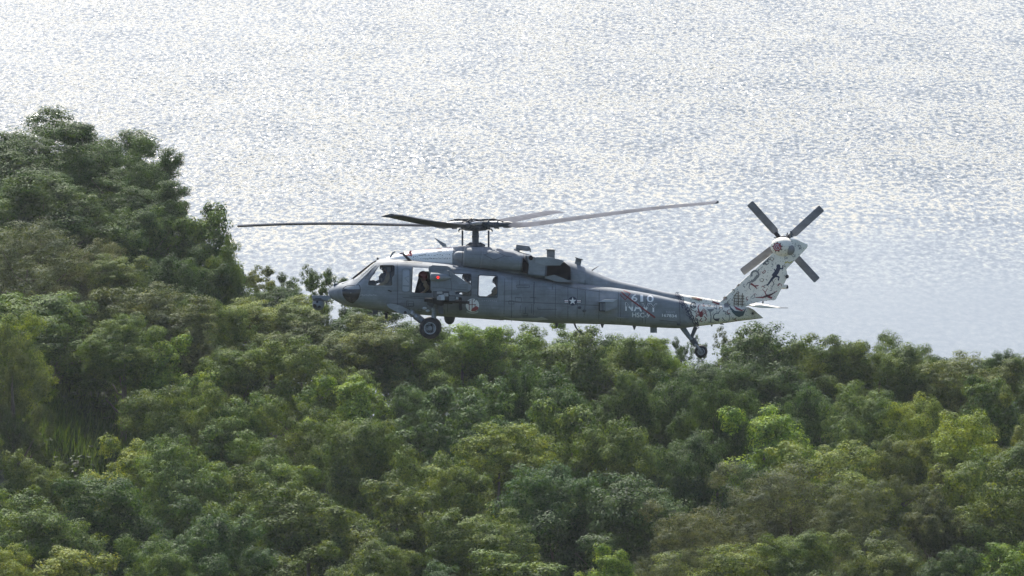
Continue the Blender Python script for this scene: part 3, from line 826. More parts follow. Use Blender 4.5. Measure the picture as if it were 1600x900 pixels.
# ------------------------------------------------------------------ fuselage shell
HULL = [  # px, top, bottom, half width, n upper, n lower, widest at
 (512.6, 455.5, 458, .02, 2.0, 2.0, .5), (515, 451.5, 463, .17, 2.0, 2.0, .5), (521, 446.5, 468, .34, 2.0, 2.0, .5),
 (530, 442.5, 473, .54, 2.1, 2.1, .5), (542, 439, 477, .72, 2.2, 2.2, .5), (551, 435.5, 479.5, .82, 2.4, 2.3, .46),
 (570, 421, 482.5, .95, 2.6, 2.6, .42), (588, 407, 485.5, 1.03, 3.0, 2.9, .42), (596, 404.5, 486.5, 1.05, 3.4, 3.0, .42), (606, 403.8, 487.5, 1.07, 3.6, 3.2, .42),
 (625, 404.5, 489, 1.11, 3.8, 3.4, .42), (661, 408, 492, 1.16, 4.2, 3.6, .42), (707, 412, 495.5, 1.18, 4.6, 3.8, .42),
 (760, 420, 498.5, 1.18, 4.6, 3.8, .44), (790, 425, 500, 1.18, 4.4, 3.8, .46), (830, 431, 503, 1.15, 4.0, 3.5, .48),
 (868, 437, 505, 1.08, 3.6, 3.2, .48), (916, 443, 506, .92, 3.6, 3.0, .5), (964, 449.6, 507.5, .75, 3.8, 2.8, .5),
 (1015, 458.4, 511, .60, 3.8, 2.6, .5), (1062, 468, 513, .47, 3.4, 2.5, .5), (1088, 472, 510, .41, 2.4, 2.4, .5),
 (1128, 476, 505.5, .31, 2.4, 2.4, .5), (1157, 479, 501.5, .25, 2.4, 2.4, .5), (1172, 480.5, 499.8, .19, 2.4, 2.4, .45), (1182, 488, 498.5, .11, 2.4, 2.4, .3), (1192, 496, 497.4, .02, 2.0, 2.0, .3)]
xs = np.concatenate([np.linspace(512.6, 530, 9)[:-1], np.linspace(530, 620, 37)[:-1], np.linspace(620, 1192, 78)])
hull_bm = loft_bm(HULL, xs, 72)
full_bvh = BVHTree.FromBMesh(hull_bm)

CK_WIN = rounded([(575.5, 445.5), (577.5, 436.5), (593, 414), (617.5, 414), (617.5, 429), (613.5, 433), (614, 446)], 3)
GUN_OPEN = rounded([(644.5, 417.5), (675, 419), (675, 457.5), (643, 457)], 1)
GUN_PANE = rounded([(630, 420), (640.5, 420), (640.5, 455), (629, 455)], 4)
WIN1 = rounded([(707, 427.5), (735.5, 428.5), (735.5, 461), (707, 460)], 2.5)
WIN2 = rounded([(748.5, 430), (777, 431.5), (776.5, 464), (747.5, 463)], 3)
WSHIELD = [(552, 437.2), (548, 430), (583, 400), (589.3, 408.8), (568, 435.5)]
QUARTER = [(571, 435.5), (589.8, 411), (592.0, 411.6), (575.5, 434.5)]
CHIN = rounded([(535, 451), (541, 446), (563, 444), (565, 453), (561, 466), (552, 475), (542, 470), (536, 461)], 2.5)

def mesh_of(bm_, name='tmp'):
    bmesh.ops.recalc_face_normals(bm_, faces=bm_.faces)
    me = bpy.data.meshes.new(name); bm_.to_mesh(me); bm_.free(); return me
def boolean(me_a, cutters):
    a = bpy.data.objects.new('tmp_a', me_a); col.objects.link(a)
    tmp = [a]
    for cme in cutters:
        c = bpy.data.objects.new('tmp_c', cme); col.objects.link(c); tmp.append(c)
        md = a.modifiers.new('b', 'BOOLEAN'); md.operation = 'DIFFERENCE'; md.solver = 'EXACT'; md.object = c
    bpy.context.view_layer.update()
    dg = bpy.context.evaluated_depsgraph_get()
    res = bpy.data.meshes.new_from_object(a.evaluated_get(dg))
    for o in tmp: bpy.data.objects.remove(o)
    return res
# split the hull at the slanted grey / white paint line
pa, pb = L(1060.5, 458), L(1088, 511)
tng = (pb - pa).normalized(); pn = Vector((-tng.z, 0, tng.x)); pn = pn if pn.x > 0 else -pn
tail_bm = hull_bm.copy()
bmesh.ops.bisect_plane(tail_bm, geom=tail_bm.verts[:] + tail_bm.edges[:] + tail_bm.faces[:], plane_co=pa, plane_no=pn, clear_inner=True)
bmesh.ops.bisect_plane(hull_bm, geom=hull_bm.verts[:] + hull_bm.edges[:] + hull_bm.faces[:], plane_co=pa, plane_no=pn, clear_outer=True)
for bb in (tail_bm, hull_bm): bmesh.ops.holes_fill(bb, edges=[e for e in bb.edges if e.is_boundary])
inner = [r for r in HULL if 545 <= r[0] <= 800]
inner_bm = loft_bm(HULL, np.linspace(560, 812, 40), 48, inset=0.07)
for v in inner_bm.verts:                       # level floor and ceiling of the cabin
    v.co.z = min(max(v.co.z, lz(470)), lz(411))
cut = [mesh_of(inner_bm)]
for poly in (CK_WIN, GUN_OPEN, WIN1, WIN2, WSHIELD, QUARTER):
    cut.append(mesh_of(prism_bm(poly, -1.6, 1.6)))
hull_me = boolean(mesh_of(hull_bm), cut)
hull_me.name = 'fuselage'
hull_me.materials.clear(); hull_me.materials.append(GREY)
for p in hull_me.polygons: p.use_smooth = True
hull_me.set_sharp_from_angle(angle=R(28))
fus = link(bpy.data.objects.new('fuselage', hull_me), heli)
tail = finish('tail_cone', tail_bm, WHITE)

# ------------------------------------------------------------------ fairings on the roof
DOG = [(604, 402.5, 408, .10, 2.2, 2.2, .3), (612, 399.5, 410, .30, 2.4, 2.4, .3), (642, 392.2, 414, .46, 2.6, 2.4, .3), (680, 388, 416, .52, 2.8, 2.4, .3), (708, 385.5, 418, .56, 3.0, 2.4, .3)]
dog = finish('transmission_fairing', loft_bm(DOG, np.linspace(604, 708, 30), 40), WHITE2)
AFT = [(707, 385.8, 420, .565, 3.0, 2.4, .3), (725, 384, 424, .60, 3.0, 2.4, .3), (760, 385.5, 430, .62, 3.0, 2.4, .3), (800, 391, 436, .62, 3.0, 2.4, .3),
       (840, 400.5, 445, .60, 2.8, 2.4, .3), (882, 407.5, 455, .56, 2.6, 2.4, .35), (899, 412, 460, .55, 2.5, 2.4, .4), (930, 425, 470, .50, 2.3, 2.4, .5), (958, 436, 478, .36, 2.2, 2.2, .6),
       (1000, 446.3, 480, .26, 2.2, 2.2, .6), (1040, 456, 485, .22, 2.2, 2.2, .6)]
aft_bm = loft_bm(AFT + [(1064, 460, 488, .20, 2.2, 2.2, .6), (1128, 471, 492, .15, 2.2, 2.2, .6), (1136, 474, 492, .12, 2.2, 2.2, .6)], np.linspace(707, 1136, 90), 40)
aftw_bm = aft_bm.copy()
bmesh.ops.bisect_plane(aftw_bm, geom=aftw_bm.verts[:] + aftw_bm.edges[:] + aftw_bm.faces[:], plane_co=pa, plane_no=pn, clear_inner=True)
bmesh.ops.bisect_plane(aft_bm, geom=aft_bm.verts[:] + aft_bm.edges[:] + aft_bm.faces[:], plane_co=pa, plane_no=pn, clear_outer=True)
aft = finish('engine_deck_fairing', aft_bm, GREY)
aftw = finish('drive_shaft_cover', aftw_bm, WHITE)

# ------------------------------------------------------------------ fin
def pillow(outline, inset, t_edge, t_mid, cy=0.0):
    """closed lens-like slab from a side outline"""
    bm_ = bmesh.new()
    n = len(outline)
    P = [Vector(p) for p in outline]
    c = sum(P, Vector((0, 0))) / n
    inn = []
    for i in range(n):
        a, p, b2 = P[i - 1], P[i], P[(i + 1) % n]
        n1 = Vector((-(p - a).y, (p - a).x)).normalized(); n2 = Vector((-(b2 - p).y, (b2 - p).x)).normalized()
        bis = (n1 + n2).normalized(); k = inset / max(0.4, bis.dot(n1))
        q = p + bis * k
        if (q - c).length > (p - c).length: q = p - bis * k
        inn.append(q)
    ring = lambda pts, y: [bm_.verts.new(L(q.x, q.y, y + cy)) for q in pts]
    r = [ring(inn, -t_mid), ring(P, -t_edge), ring(P, t_edge), ring(inn, t_mid)]
    for a, b2 in zip(r, r[1:]):
        for i in range(n): bm_.faces.new((a[i], a[(i + 1) % n], b2[(i + 1) % n], b2[i]))
    bm_.faces.new(list(reversed(r[0]))); bm_.faces.new(r[3])
    return bm_
fin = finish('tail_fin', pillow([(1122, 474), (1128, 469), (1165, 434.5), (1209, 394), (1216, 372), (1244, 374), (1262, 382.5), (1261, 387), (1228.5, 420.5), (1231, 432), (1211.5, 468.5), (1190, 470.5), (1174, 475), (1150, 486)], 4, 0.09, 0.12), WHITE, angle=50)
gear = ball('tail_gearbox', L(1223, 386, 0), 19 / PPM, WHITE, fin, (1.0, 0.85, 0.82), 28)
cap = ball('gearbox_cap', L(1234, 390, -0.14), 8.5 / PPM, P_GREYM, fin, (0.9, 1.0, 1.0), 18)
tube('rotor_mast', [L(1225, 379, 0.2), L(1225, 378, 0.62)], 0.07, DGREY, fin)
tube('anticollision_light', [L(1236.5, 371, 0), L(1236, 361, 0)], [0.05, 0.03], DGREY, fin)
lathe('tail_light', L(1216, 448.3, -0.02), (1, 0, 0.03), [(0, .04), (.05, .075), (.2, .075), (.27, .07)], WHITE, fin, 14)
lathe('lens', L(1228.5, 448.3, -0.02), (1, 0, 0.03), [(0, .072), (.05, .06), (.07, .02)], BLACK, fin, 14)
lathe('warning_sensor', L(1229.5, 432, -0.16), (0, -1, 0), [(0, .06), (.06, .06), (.1, .04)], BLACK, fin, 14)
# stabilator seen edge on
st_bm = bmesh.new()
def airfoil_ring(bm_, le, te, y, th):
    pts = []
    le = Vector(le); te = Vector(te)
    for t, s in ((0, 0), (.08, .55), (.3, 1), (.6, .72), (1, .08), (1, -.08), (.6, -.6), (.3, -.8), (.08, -.5)):
        p = le.lerp(te, t)
        pts.append(bm_.verts.new(Vector((p.x, y, p.z + s * th))))
    return pts
rr_ = [airfoil_ring(st_bm, L(1174, 476.5), L(1212, 480), -2.19, .045), airfoil_ring(st_bm, L(1170, 476), L(1219, 480.5), -1.2, .075), airfoil_ring(st_bm, L(1167, 476), L(1220, 480.5), 1.2, .075), airfoil_ring(st_bm, L(1174, 476.5), L(1212, 480), 2.19, .045)]
for a, b2 in zip(rr_, rr_[1:]):
    for i in range(9): st_bm.faces.new((a[i], a[(i + 1) % 9], b2[(i + 1) % 9], b2[i]))
st_bm.faces.new(rr_[0]); st_bm.faces.new(rr_[-1])
stab = finish('stabilator', st_bm, WHITE)
tube('static_wick', [L(1211, 479.8, -2.0), L(1228, 480, -2.0)], 0.012, DGREY, stab, 6)
tube('hinge', [L(1191, 474, -.5), L(1191.5, 470, -.5)], 0.025, DGREY, stab, 6)

# ------------------------------------------------------------------ patches and markings projected onto the skin
def bvh_of(objs):
    vv, ff = [], []
    for o in objs:
        o_ = len(vv)
        vv += [v.co.copy() for v in o.data.vertices]
        ff += [[i + o_ for i in p.vertices] for p in o.data.polygons]
    return BVHTree.FromPolygons(vv, ff)
SKIN_BVH = bvh_of([tail, dog, aft, aftw, fin, gear])
def skin_y(x, z):
    best = None
    for t in (full_bvh, SKIN_BVH):
        h = t.ray_cast(Vector((x, -6, z)), Vector((0, 1, 0)))
        if h[0] is not None and (best is None or h[0].y < best): best = h[0].y
    return best
HULL_ONLY = lambda x, z: (lambda h: h[0].y if h[0] is not None else None)(full_bvh.ray_cast(Vector((x, -6, z)), Vector((0, 1, 0))))

def project(tris_v, tris_f, off, maxlen=0.09, only=None):
    """tris_v 2D pixel points -> bmesh on the skin, facing the camera side"""
    bm_ = bmesh.new()
    vs_ = [bm_.verts.new((lx(x), 0, lz(y))) for x, y in tris_v]
    for f in tris_f:
        try: bm_.faces.new([vs_[i] for i in f])
        except ValueError: pass
    for _ in range(5):
        es = [e for e in bm_.edges if e.calc_length() > maxlen]
        if not es: break
        bmesh.ops.subdivide_edges(bm_, edges=es, cuts=1)
        bmesh.ops.triangulate(bm_, faces=bm_.faces[:])
    fn = only or skin_y
    last = -1.0
    for v in bm_.verts:
        y = fn(v.co.x, v.co.z)
        if y is None: y = last
        last = y
        v.co.y = y - off
    bm_.normal_update()
    for f in bm_.faces:
        if f.normal.y > 0: f.normal_flip()
    return bm_

def patch(name, outer, mat, parent=fus, holes=(), off=0.006, only=None, thick=0.0):
    loops = [[Vector((x, y, 0)) for x, y in outer]] + [[Vector((x, y, 0)) for x, y in h] for h in holes]
    flat = [(p.x, p.y) for l_ in loops for p in l_]
    tri = tessellate_polygon(loops)
    bm_ = project(flat, tri, off, only=only)
    if thick:
        r = bmesh.ops.extrude_face_region(bm_, geom=bm_.faces[:])
        for g in r['geom']:
            if isinstance(g, bmesh.types.BMVert): g.co.y -= thick
        return finish(name, bm_, mat, parent, 30)
    return finish(name, bm_, mat, parent, 60, recalc=False)

def stroke_geo(pts, w0, closed=False, w1=None):
    """ribbon along 2D pixel points"""
    pts = [Vector(p) for p in pts]
    if closed: pts = pts + [pts[0]]
    n = len(pts)
    V_, F_ = [], []
    for i, p in enumerate(pts):
        d = (pts[min(i + 1, n - 1)] - pts[max(i - 1, 0)])
        if d.length < 1e-6: d = Vector((1, 0))
        d.normalize(); nn = Vector((-d.y, d.x))
        wd = w0 + ((w1 if w1 is not None else w0) - w0) * i / max(1, n - 1)
        V_ += [tuple(p + nn * wd / 2), tuple(p - nn * wd / 2)]
    for i in range(n - 1): F_.append((2 * i, 2 * i + 1, 2 * i + 3, 2 * i + 2))
    return V_, F_
def strokes(name, lst, mat, parent=fus, off=0.008, only=None):
    """lst of (points, width[, end width]) -> one marking"""
    V_, F_ = [], []
    for it in lst:
        v_, f_ = stroke_geo(it[0], it[1], False, it[2] if len(it) > 2 else None)
        o_ = len(V_); V_ += v_; F_ += [tuple(i + o_ for i in f) for f in f_]
    return finish(name, project(V_, F_, off, only=only), mat, parent, 60, recalc=False)
def circ(cx, cy, r, n=20, a0=0, a1=360, ry=None):
    ry = ry or r
    return [(cx + r * math.cos(R(a0 + (a1 - a0) * i / n)), cy + ry * math.sin(R(a0 + (a1 - a0) * i / n))) for i in range(n if abs(a1 - a0) == 360 else n + 1)]
def blobs(name, polys, mat, parent=fus, off=0.008, only=None):
    V_, F_ = [], []
    for poly in polys:
        tri = tessellate_polygon([[Vector((x, y, 0)) for x, y in poly]])
        o_ = len(V_); V_ += list(poly); F_ += [tuple(i + o_ for i in t) for t in tri]
    return finish(name, project(V_, F_, off, only=only), mat, parent, 60, recalc=False)

def ring_patch(name, poly, grow, mat, parent, off=0.012, thick=0.012):
    """frame around an opening: poly scaled about its centre"""
    cx = sum(p[0] for p in poly) / len(poly); cy = sum(p[1] for p in poly) / len(poly)
    hw = (max(p[0] for p in poly) - min(p[0] for p in poly)) / 2; hh = (max(p[1] for p in poly) - min(p[1] for p in poly)) / 2
    outer = [(cx + (x - cx) * (1 + grow / hw), cy + (y - cy) * (1 + grow / hh)) for x, y in poly]
    return patch(name, outer, mat, parent, [poly], off, HULL_ONLY, thick)
def pane(name, poly, mat, parent, off=-0.03):
    return patch(name, poly, mat, parent, (), off, HULL_ONLY)

# cockpit door with window
DOOR = rounded([(566, 446), (590, 409), (620.5, 409), (620.5, 486), (571, 480.5)], 3)
cx_ = [(x, y) for x, y in DOOR]
door = patch('cockpit_door', cx_, GREY, heli, [CK_WIN], 0.002, HULL_ONLY, 0.014)
ring_patch('window_frame', CK_WIN, 2.0, GREY2, door, 0.016, 0.014)
pane('window_pane', CK_WIN, GLASS, door)
patch('handle', rounded([(607, 452), (613, 454), (612.5, 456), (607, 454)], .6), BLACK, door, (), 0.02, HULL_ONLY, 0.03)
strokes('stencil', [([(566 + i * 3.0, 460 + (i % 2) * .8), (568 + i * 3.0, 460.6)], 1.0) for i in range(8)], P_LGREY, door, 0.02, HULL_ONLY)
# gunner window: fixed sliding panel and open hole
gp = patch('gunner_window_panel', rounded([(624.5, 416), (644, 417), (643, 459), (623.5, 458)], 1.5), GREY2, heli, [GUN_PANE], 0.003, HULL_ONLY, 0.02)
pane('window_pane', GUN_PANE, REFLGLASS, gp, 0.004)
strokes('latch', [([(633, 434), (640, 431)], .7), ([(633, 434), (640, 441.5)], .7), ([(630, 446), (640, 446.5)], 1.6)], GREY, gp, 0.012, HULL_ONLY)
ring_patch('window_frame', GUN_PANE, 1.4, GREY, gp, 0.024, 0.012)
go = ring_patch('gunner_window_frame', GUN_OPEN, 1.3, GREY2, heli, 0.004, 0.02)
# cabin door with two windows
cdoor = patch('cabin_door', rounded([(704, 422.5), (788, 429), (787, 494), (704, 490)], 2), GREY, heli, [WIN1, WIN2], 0.002, HULL_ONLY, 0.016)
for wv in (WIN1, WIN2):
    f_ = ring_patch('window_frame', wv, 1.5, DGREY, cdoor, 0.018, 0.01)
    pane('window_pane', wv, GLASS, cdoor)
strokes('door_rail', [([(680, 416.5), (720, 419.5), (760, 424), (800, 429.5), (830, 433.5)], 2.2)], GREY2, heli, 0.03, HULL_ONLY)
# far-side panes so that the cabin stays closed there too
def far_pane(poly, parent):
    tri = tessellate_polygon([[Vector((x, y, 0)) for x, y in poly]])
    bm_ = bmesh.new()
    vv = []
    for x, y in poly:
        h = full_bvh.ray_cast(Vector((lx(x), 6, lz(y))), Vector((0, -1, 0)))
        vv.append(bm_.verts.new((lx(x), (h[0].y if h[0] is not None else 1.0) - 0.03, lz(y))))
    for t in tri: bm_.faces.new([vv[i] for i in t])
    return finish('window_pane', bm_, GLASS, parent, 60)
for poly in (CK_WIN, WIN1, WIN2): far_pane(poly, fus)
# windshield panes between the posts
for ya, yb in ((-.93, -.04), (.04, .93)):
    bm_ = bmesh.new()
    rows = []
    for t in np.linspace(0, 1, 7):
        x = 553 + (585 - 553) * t
        row = []
        for u in np.linspace(0, 1, 9):
            y = ya + (yb - ya) * u
            h = full_bvh.ray_cast(Vector((lx(x), y, 4)), Vector((0, 0, -1)))
            row.append(bm_.verts.new(h[0] + Vector((0.01, 0, -0.01))) if h[0] is not None else None)
        rows.append(row)
    for r0, r1 in zip(rows, rows[1:]):
        for i in range(8):
            q = [r0[i], r0[i + 1], r1[i + 1], r1[i]]
            if None not in q: bm_.faces.new(q)
    finish('windshield_pane', bm_, GLASS, fus, 60)
for yy in (-.80, 0.0, .80):
    pts = []
    for x in np.linspace(549, 589, 8):
        h = full_bvh.ray_cast(Vector((lx(x), yy, 4)), Vector((0, 0, -1)))
        pts.append(h[0])
    tube('windshield_post', pts, 0.022, DGREY if yy == 0 else GREY, fus, 8)
tube('wiper', [L(552, 434, -.45), L(566, 423, -.47), L(582, 410.5, -.45)], 0.02, BLACK, fus, 6)
# chin window
ch = patch('chin_window', CHIN, DARKGLASS, heli, (), 0.006, HULL_ONLY, 0.012)
patch('painted_reflection', rounded([(537, 450.6), (542, 447), (562, 445), (563.5, 451.5), (545, 451.8)], 1.5), GREY2, ch, (), 0.02, HULL_ONLY, 0.004)  # grey patch paints the reflection on the upper chin glass
ring_patch('window_frame', CHIN, 1.2, GREY2, ch, 0.006, 0.016)

# panel seams
SEAMS = [[(789, 427), (788.2, 460), (787.5, 494)], [(621.8, 408), (622, 486)], [(640, 462), (700, 466)], [(571, 481), (660, 490)], [(812, 431), (812, 445), (807, 445), (827, 445), (827, 449), (807, 448.5), (807, 445)],
 [(835, 440), (834, 464), (828, 464), (837, 464.5)], [(805, 464), (814.5, 464.5), (814.5, 472), (805, 471.5), (805, 464)], [(840, 480), (840, 483), (870, 482.5)], [(821, 479), (821, 489), (817, 489), (824, 489.5), (824, 493), (817, 493)],
 [(863, 436), (863, 452)], [(913.5, 437), (914.5, 470), (912, 495)], [(868, 443), (892, 449), (940, 456)], [(790, 470), (868, 474), (960, 478)], [(1010, 462), (1008, 506)], [(1061, 470), (1062.5, 511)], [(887, 445), (887, 504)],
 [(966, 452), (965, 506)], [(1040, 464), (1054, 468)], [(700, 466), (700, 490)], [(1030, 500), (1058, 503)], [(742, 497), (787, 500)], [(540, 478), (556, 468), (566, 462)]]
rs_ = random.Random(21)
for i in range(26):                                   # small access panels and riveted skins
    x_ = rs_.uniform(625, 1040); y_ = rs_.uniform(455, 494) if x_ > 790 else rs_.uniform(468, 486)
    if 690 < x_ < 760 or 960 < x_ < 1058 or 872 < x_ < 915: continue
    w_ = rs_.uniform(4, 13); h_ = rs_.uniform(3, 9)
    SEAMS.append([(x_, y_), (x_ + w_, y_ + .4), (x_ + w_, y_ + h_), (x_, y_ + h_ - .3), (x_, y_)] if i % 2 else [(x_, y_), (x_ + rs_.uniform(-1, 1), y_ + h_ * 2)])
SEAMS += [[(800 + 34 * i, 432 + 4.3 * i), (799 + 34 * i, 502 + .8 * i)] for i in range(7)] + [[(630, 464), (665, 466)], [(576, 449), (618, 450)], [(724, 386), (722, 413)]]
for s_ in SEAMS:
    dense = []
    for a, b2 in zip(s_, s_[1:]):
        for i in range(4): dense.append((a[0] + (b2[0] - a[0]) * i / 4, a[1] + (b2[1] - a[1]) * i / 4))
    dense.append(s_[-1])
    strokes('panel_seam', [(dense, 0.7)], DGREY, fus, 0.004, HULL_ONLY)
patch('access_panel', rounded([(893, 421), (914, 427), (914, 442), (893, 438)], 1), GREY2, aft, (), 0.004, None, 0.01)

# ------------------------------------------------------------------ engines and exhausts
EAX = Vector((lx(817) - lx(709), 0, lz(409.5) - lz(398.5))).normalized()
pxm = 1 / PPM
for sgn in (-1, 1):
    o0 = L(708, 399, 0.80 * sgn)
    eng = lathe('engine_nacelle', o0, EAX, [(16.5 * pxm, 9 * pxm), (17 * pxm, 14.6 * pxm), (19 * pxm, 15.6 * pxm), (31 * pxm, 15.9 * pxm), (43 * pxm, 15.8 * pxm), (43.6 * pxm, 15.3 * pxm), (44.5 * pxm, 15.3 * pxm), (70 * pxm, 15.0 * pxm), (95 * pxm, 14.0 * pxm), (106 * pxm, 13.4 * pxm), (108 * pxm, 13.2 * pxm), (110 * pxm, 11 * pxm)], GREY, heli, 36)
    lathe('intake_dome', o0, EAX, [(0.8 * pxm, 1.5 * pxm), (2 * pxm, 4.4 * pxm), (4.5 * pxm, 6.6 * pxm), (8 * pxm, 7.8 * pxm), (17 * pxm, 8.2 * pxm)], GREY2, eng, 24)
    for t_ in (17.5, 43.8, 104):
        lathe('cowl_band', o0, EAX, [((t_) * pxm, 15.4 * pxm if t_ < 100 else 13.2 * pxm), ((t_ + .3) * pxm, 16.1 * pxm if t_ < 100 else 14.2 * pxm), ((t_ + 1.6) * pxm, 16.1 * pxm if t_ < 100 else 14.0 * pxm), ((t_ + 2) * pxm, 15.4 * pxm if t_ < 100 else 13.2 * pxm)], GREY2, eng, 36)
    # exhaust suppressor behind the engine
    y0, y1 = (-1.14, -0.42) if sgn < 0 else (0.42, 1.14)
    sup = prism('exhaust_suppressor', rounded([(820, 398.5), (838, 402), (853.5, 412.5), (852.5, 431), (824.5, 428.5), (826.5, 413)], 1.5), y0, y1, GREY, heli, 0.05)
    prism('intake_gap', rounded([(817, 402), (826, 413), (823.5, 427), (815.5, 425)], 0.8), y0 + 0.06 if sgn < 0 else y0, y1 if sgn < 0 else y1 - 0.06, DARKHOLE, sup, 0.02)  # solid black block paints the dark of the gap
    lathe('cooling_port', L(829.3, 402.8, (y0 if sgn < 0 else y1)), (0, 1 * sgn, 0), [(-.02, .075), (.03, .075), (.03, .05)], DARKHOLE, sup, 16)
    prism('hood', rounded([(836, 401.5), (858, 401.5), (881.5, 407), (875, 414.5), (853, 414.5), (836, 410.5)], 0.8), (y0 - 0.03 if sgn < 0 else y0), (y1 if sgn < 0 else y1 + 0.03), GREY2, sup, 0.02)
    prism('exhaust_outlet', [(853, 414), (874, 414), (881, 409), (891, 417), (891.5, 437), (880, 437.5), (853, 430.5)], (-0.92 if sgn < 0 else .40), (-0.40 if sgn < 0 else .92), DARKHOLE, sup)  # solid black block paints the dark inside of the outlet
    prism('outlet_lip', rounded([(852.2, 413.5), (855, 414), (853.5, 431.5), (850.5, 430.5)], .6), y0 - .01 if sgn < 0 else y0, y1 if sgn < 0 else y1 + .01, DGREY, sup, 0.01)
    prism('scoop_fairing', rounded([(853, 431.5), (866, 429), (884, 436), (896, 441), (870, 440), (850, 434)], 1), (-1.0 if sgn < 0 else .4), (-.4 if sgn < 0 else 1.0), GREY, sup, 0.03)
strokes('panel_seam', [([(757, 398), (770, 392)], .6), ([(757, 398), (772, 406)], .6), ([(772, 391), (790, 400), (800, 401)], .6), ([(772, 406), (788, 400)], .6)], DGREY, fus, 0.32 if False else 0.0, lambda x, z: -1.125)

# ------------------------------------------------------------------ main rotor
HUBC = L(743, 351.5, 0)
mast = lathe('rotor_mast', L(743, 386, 0), (0, 0, 1), [(0, .30), (.05, .30), (.08, .12), (.1, .11), (.3, .105), (.32, .12), (.36, .12), (.38, .10), (.62, .10), (.66, .14)], DGREY, heli, 20)
for sx in (-1, 1):
    tube('swashplate_arm', [L(743, 382.5, 0), L(743 + sx * 8, 380.5, 0), L(743 + sx * 15, 384, 0)], [.05, .045, .03], DGREY, mast, 8)
hub = lathe('rotor_hub', HUBC + Vector((0, 0, -.20)), (0, 0, 1), [(0, .12), (.02, .34), (.08, .42), (.14, .30), (.22, .28), (.26, .36), (.30, .34), (.34, .16), (.40, .12)], DGREY, heli, 24)
bif = lathe('bifilar_absorber', L(743, 344.6, 0), (0, 0, 1), [(0, .1), (.005, .2), (.05, .2), (.055, .1)], DGREY, heli, 20)
az0 = math.atan2(0.302, -0.953)
for k in range(4):
    a = az0 + math.pi / 4 + k * math.pi / 2
    d = Vector((math.cos(a), math.sin(a), 0))
    tube('absorber_arm', [L(743, 343.6, 0) + d * .12, L(743, 343.6, 0) + d * .62], [.05, .035], DGREY, bif, 8)
    lathe('absorber_weight', L(743, 345.2, 0) + d * .66, (0, 0, 1), [(0, .06), (.01, .11), (.07, .11), (.08, .06)], DGREY, bif, 14)
BLADES = [('A', az0, [0, 1.47, 4.8, 5.85, 8.18], [0, -.02, .035, .03, -.045], 6.0, 2.0),
          ('C', az0 + math.pi, [0, 1.38, 3.5, 6, 8.18], [0, .01, .235, .53, .72], 17.0, 6.0),
          ('B', az0 + math.pi / 2, [0, 1.4, 4.0, 6, 8.18], [0, -.02, .06, .16, .30], 13.0, 5.0),
          ('D', az0 + 3 * math.pi / 2, [0, 1.4, 4.0, 6, 8.18], [0, .05, .2, .31, .43], 11.0, 3.0)]
for nm, a, rr0, zz0, p_root, p_tip in BLADES:
    d = Vector((math.cos(a), math.sin(a), 0)); lead = Vector((-math.sin(a), math.cos(a), 0)); up = Vector((0, 0, 1))
    zf = lambda r: float(mono(rr0, zz0, r))
    bm_ = bmesh.new(); rings = []
    for r in [1.15, 1.22, 1.32, 1.5, 2.0, 2.6, 3.2, 3.8, 4.4, 5.0, 5.6, 6.2, 6.8, 7.3, 7.65, 7.75, 7.95, 8.18]:
        ch = .53 if r > 1.45 else .22 + (.31) * max(0, (r - 1.15) / .3)
        sweep = 0.0 if r < 7.7 else -(r - 7.7) * .36
        if r > 7.95: ch = .44
        th = .085 if r < 1.4 else .052
        pa_ = R(p_root + (p_tip - p_root) * (r - 1.2) / 7)
        c = HUBC + d * r + up * zf(r) + lead * sweep
        cd_ = lead * math.cos(pa_) + up * math.sin(pa_); nd_ = up * math.cos(pa_) - lead * math.sin(pa_)
        ring = []
        for t, s in ((.30, 0), (.26, .6), (.1, 1), (-.2, .75), (-.68, .06), (-.70, 0), (-.68, -.06), (-.2, -.55), (.1, -.7), (.26, -.45)):
            ring.append(bm_.verts.new(c + cd_ * ch * t + nd_ * th * s))
        rings.append(ring)
    for r0, r1 in zip(rings, rings[1:]):
        for i in range(10): bm_.faces.new((r0[i], r0[(i + 1) % 10], r1[(i + 1) % 10], r1[i]))
    bm_.faces.new(rings[0]); bm_.faces.new(rings[-1])
    bl = finish('main_rotor_blade', bm_, BLADE, heli, 50)
    zc = zf(1.2)
    tube('blade_cuff', [HUBC + d * .95 + up * zc * .8, HUBC + d * 1.1 + up * zc, HUBC + d * 1.38 + up * zf(1.38)], [.10, .11, .06], DGREY, bl, 10)
    lathe('spindle', HUBC + d * .25, d + up * zc / 1.2, [(0, .1), (.05, .16), (.2, .16), (.24, .09), (.38, .09), (.4, .13), (.5, .13), (.53, .075), (.95, .07)], DGREY, hub, 14)
    tube('damper', [HUBC + d * .35 + lead * .28 + up * .06, HUBC + d * 1.0 + lead * .17 + up * .05], [.065, .04], METAL, hub, 10)
    tube('pitch_horn', [HUBC + d * .72, HUBC + d * .66 + lead * .36 - up * .1], [.05, .035], DGREY, hub, 8)
    tube('hose', [HUBC + d * .3 + up * .16, HUBC + d * .6 + up * .2 + lead * .05, HUBC + d * .95 + up * .1], .022, BLACK, hub, 6)
for sx in (-1, 1):
    tube('pitch_link', [L(743 + sx * 20.5, 360, -.12 * sx), L(743 + sx * 20.5, 386, -.12 * sx)], .03, DGREY, hub, 8)
    tube('link_hook', [L(743 + sx * 20, 358, -.12 * sx), L(743 + sx * 25, 358, -.12 * sx), L(743 + sx * 26.5, 362, -.12 * sx)], .025, DGREY, hub, 6)
tube('pitch_link', [L(739, 362, .42), L(739, 388, .42)], .03, DGREY, hub, 8)
tube('pitch_link', [L(747, 362, -.42), L(747, 386, -.42)], .028, DGREY, hub, 8)

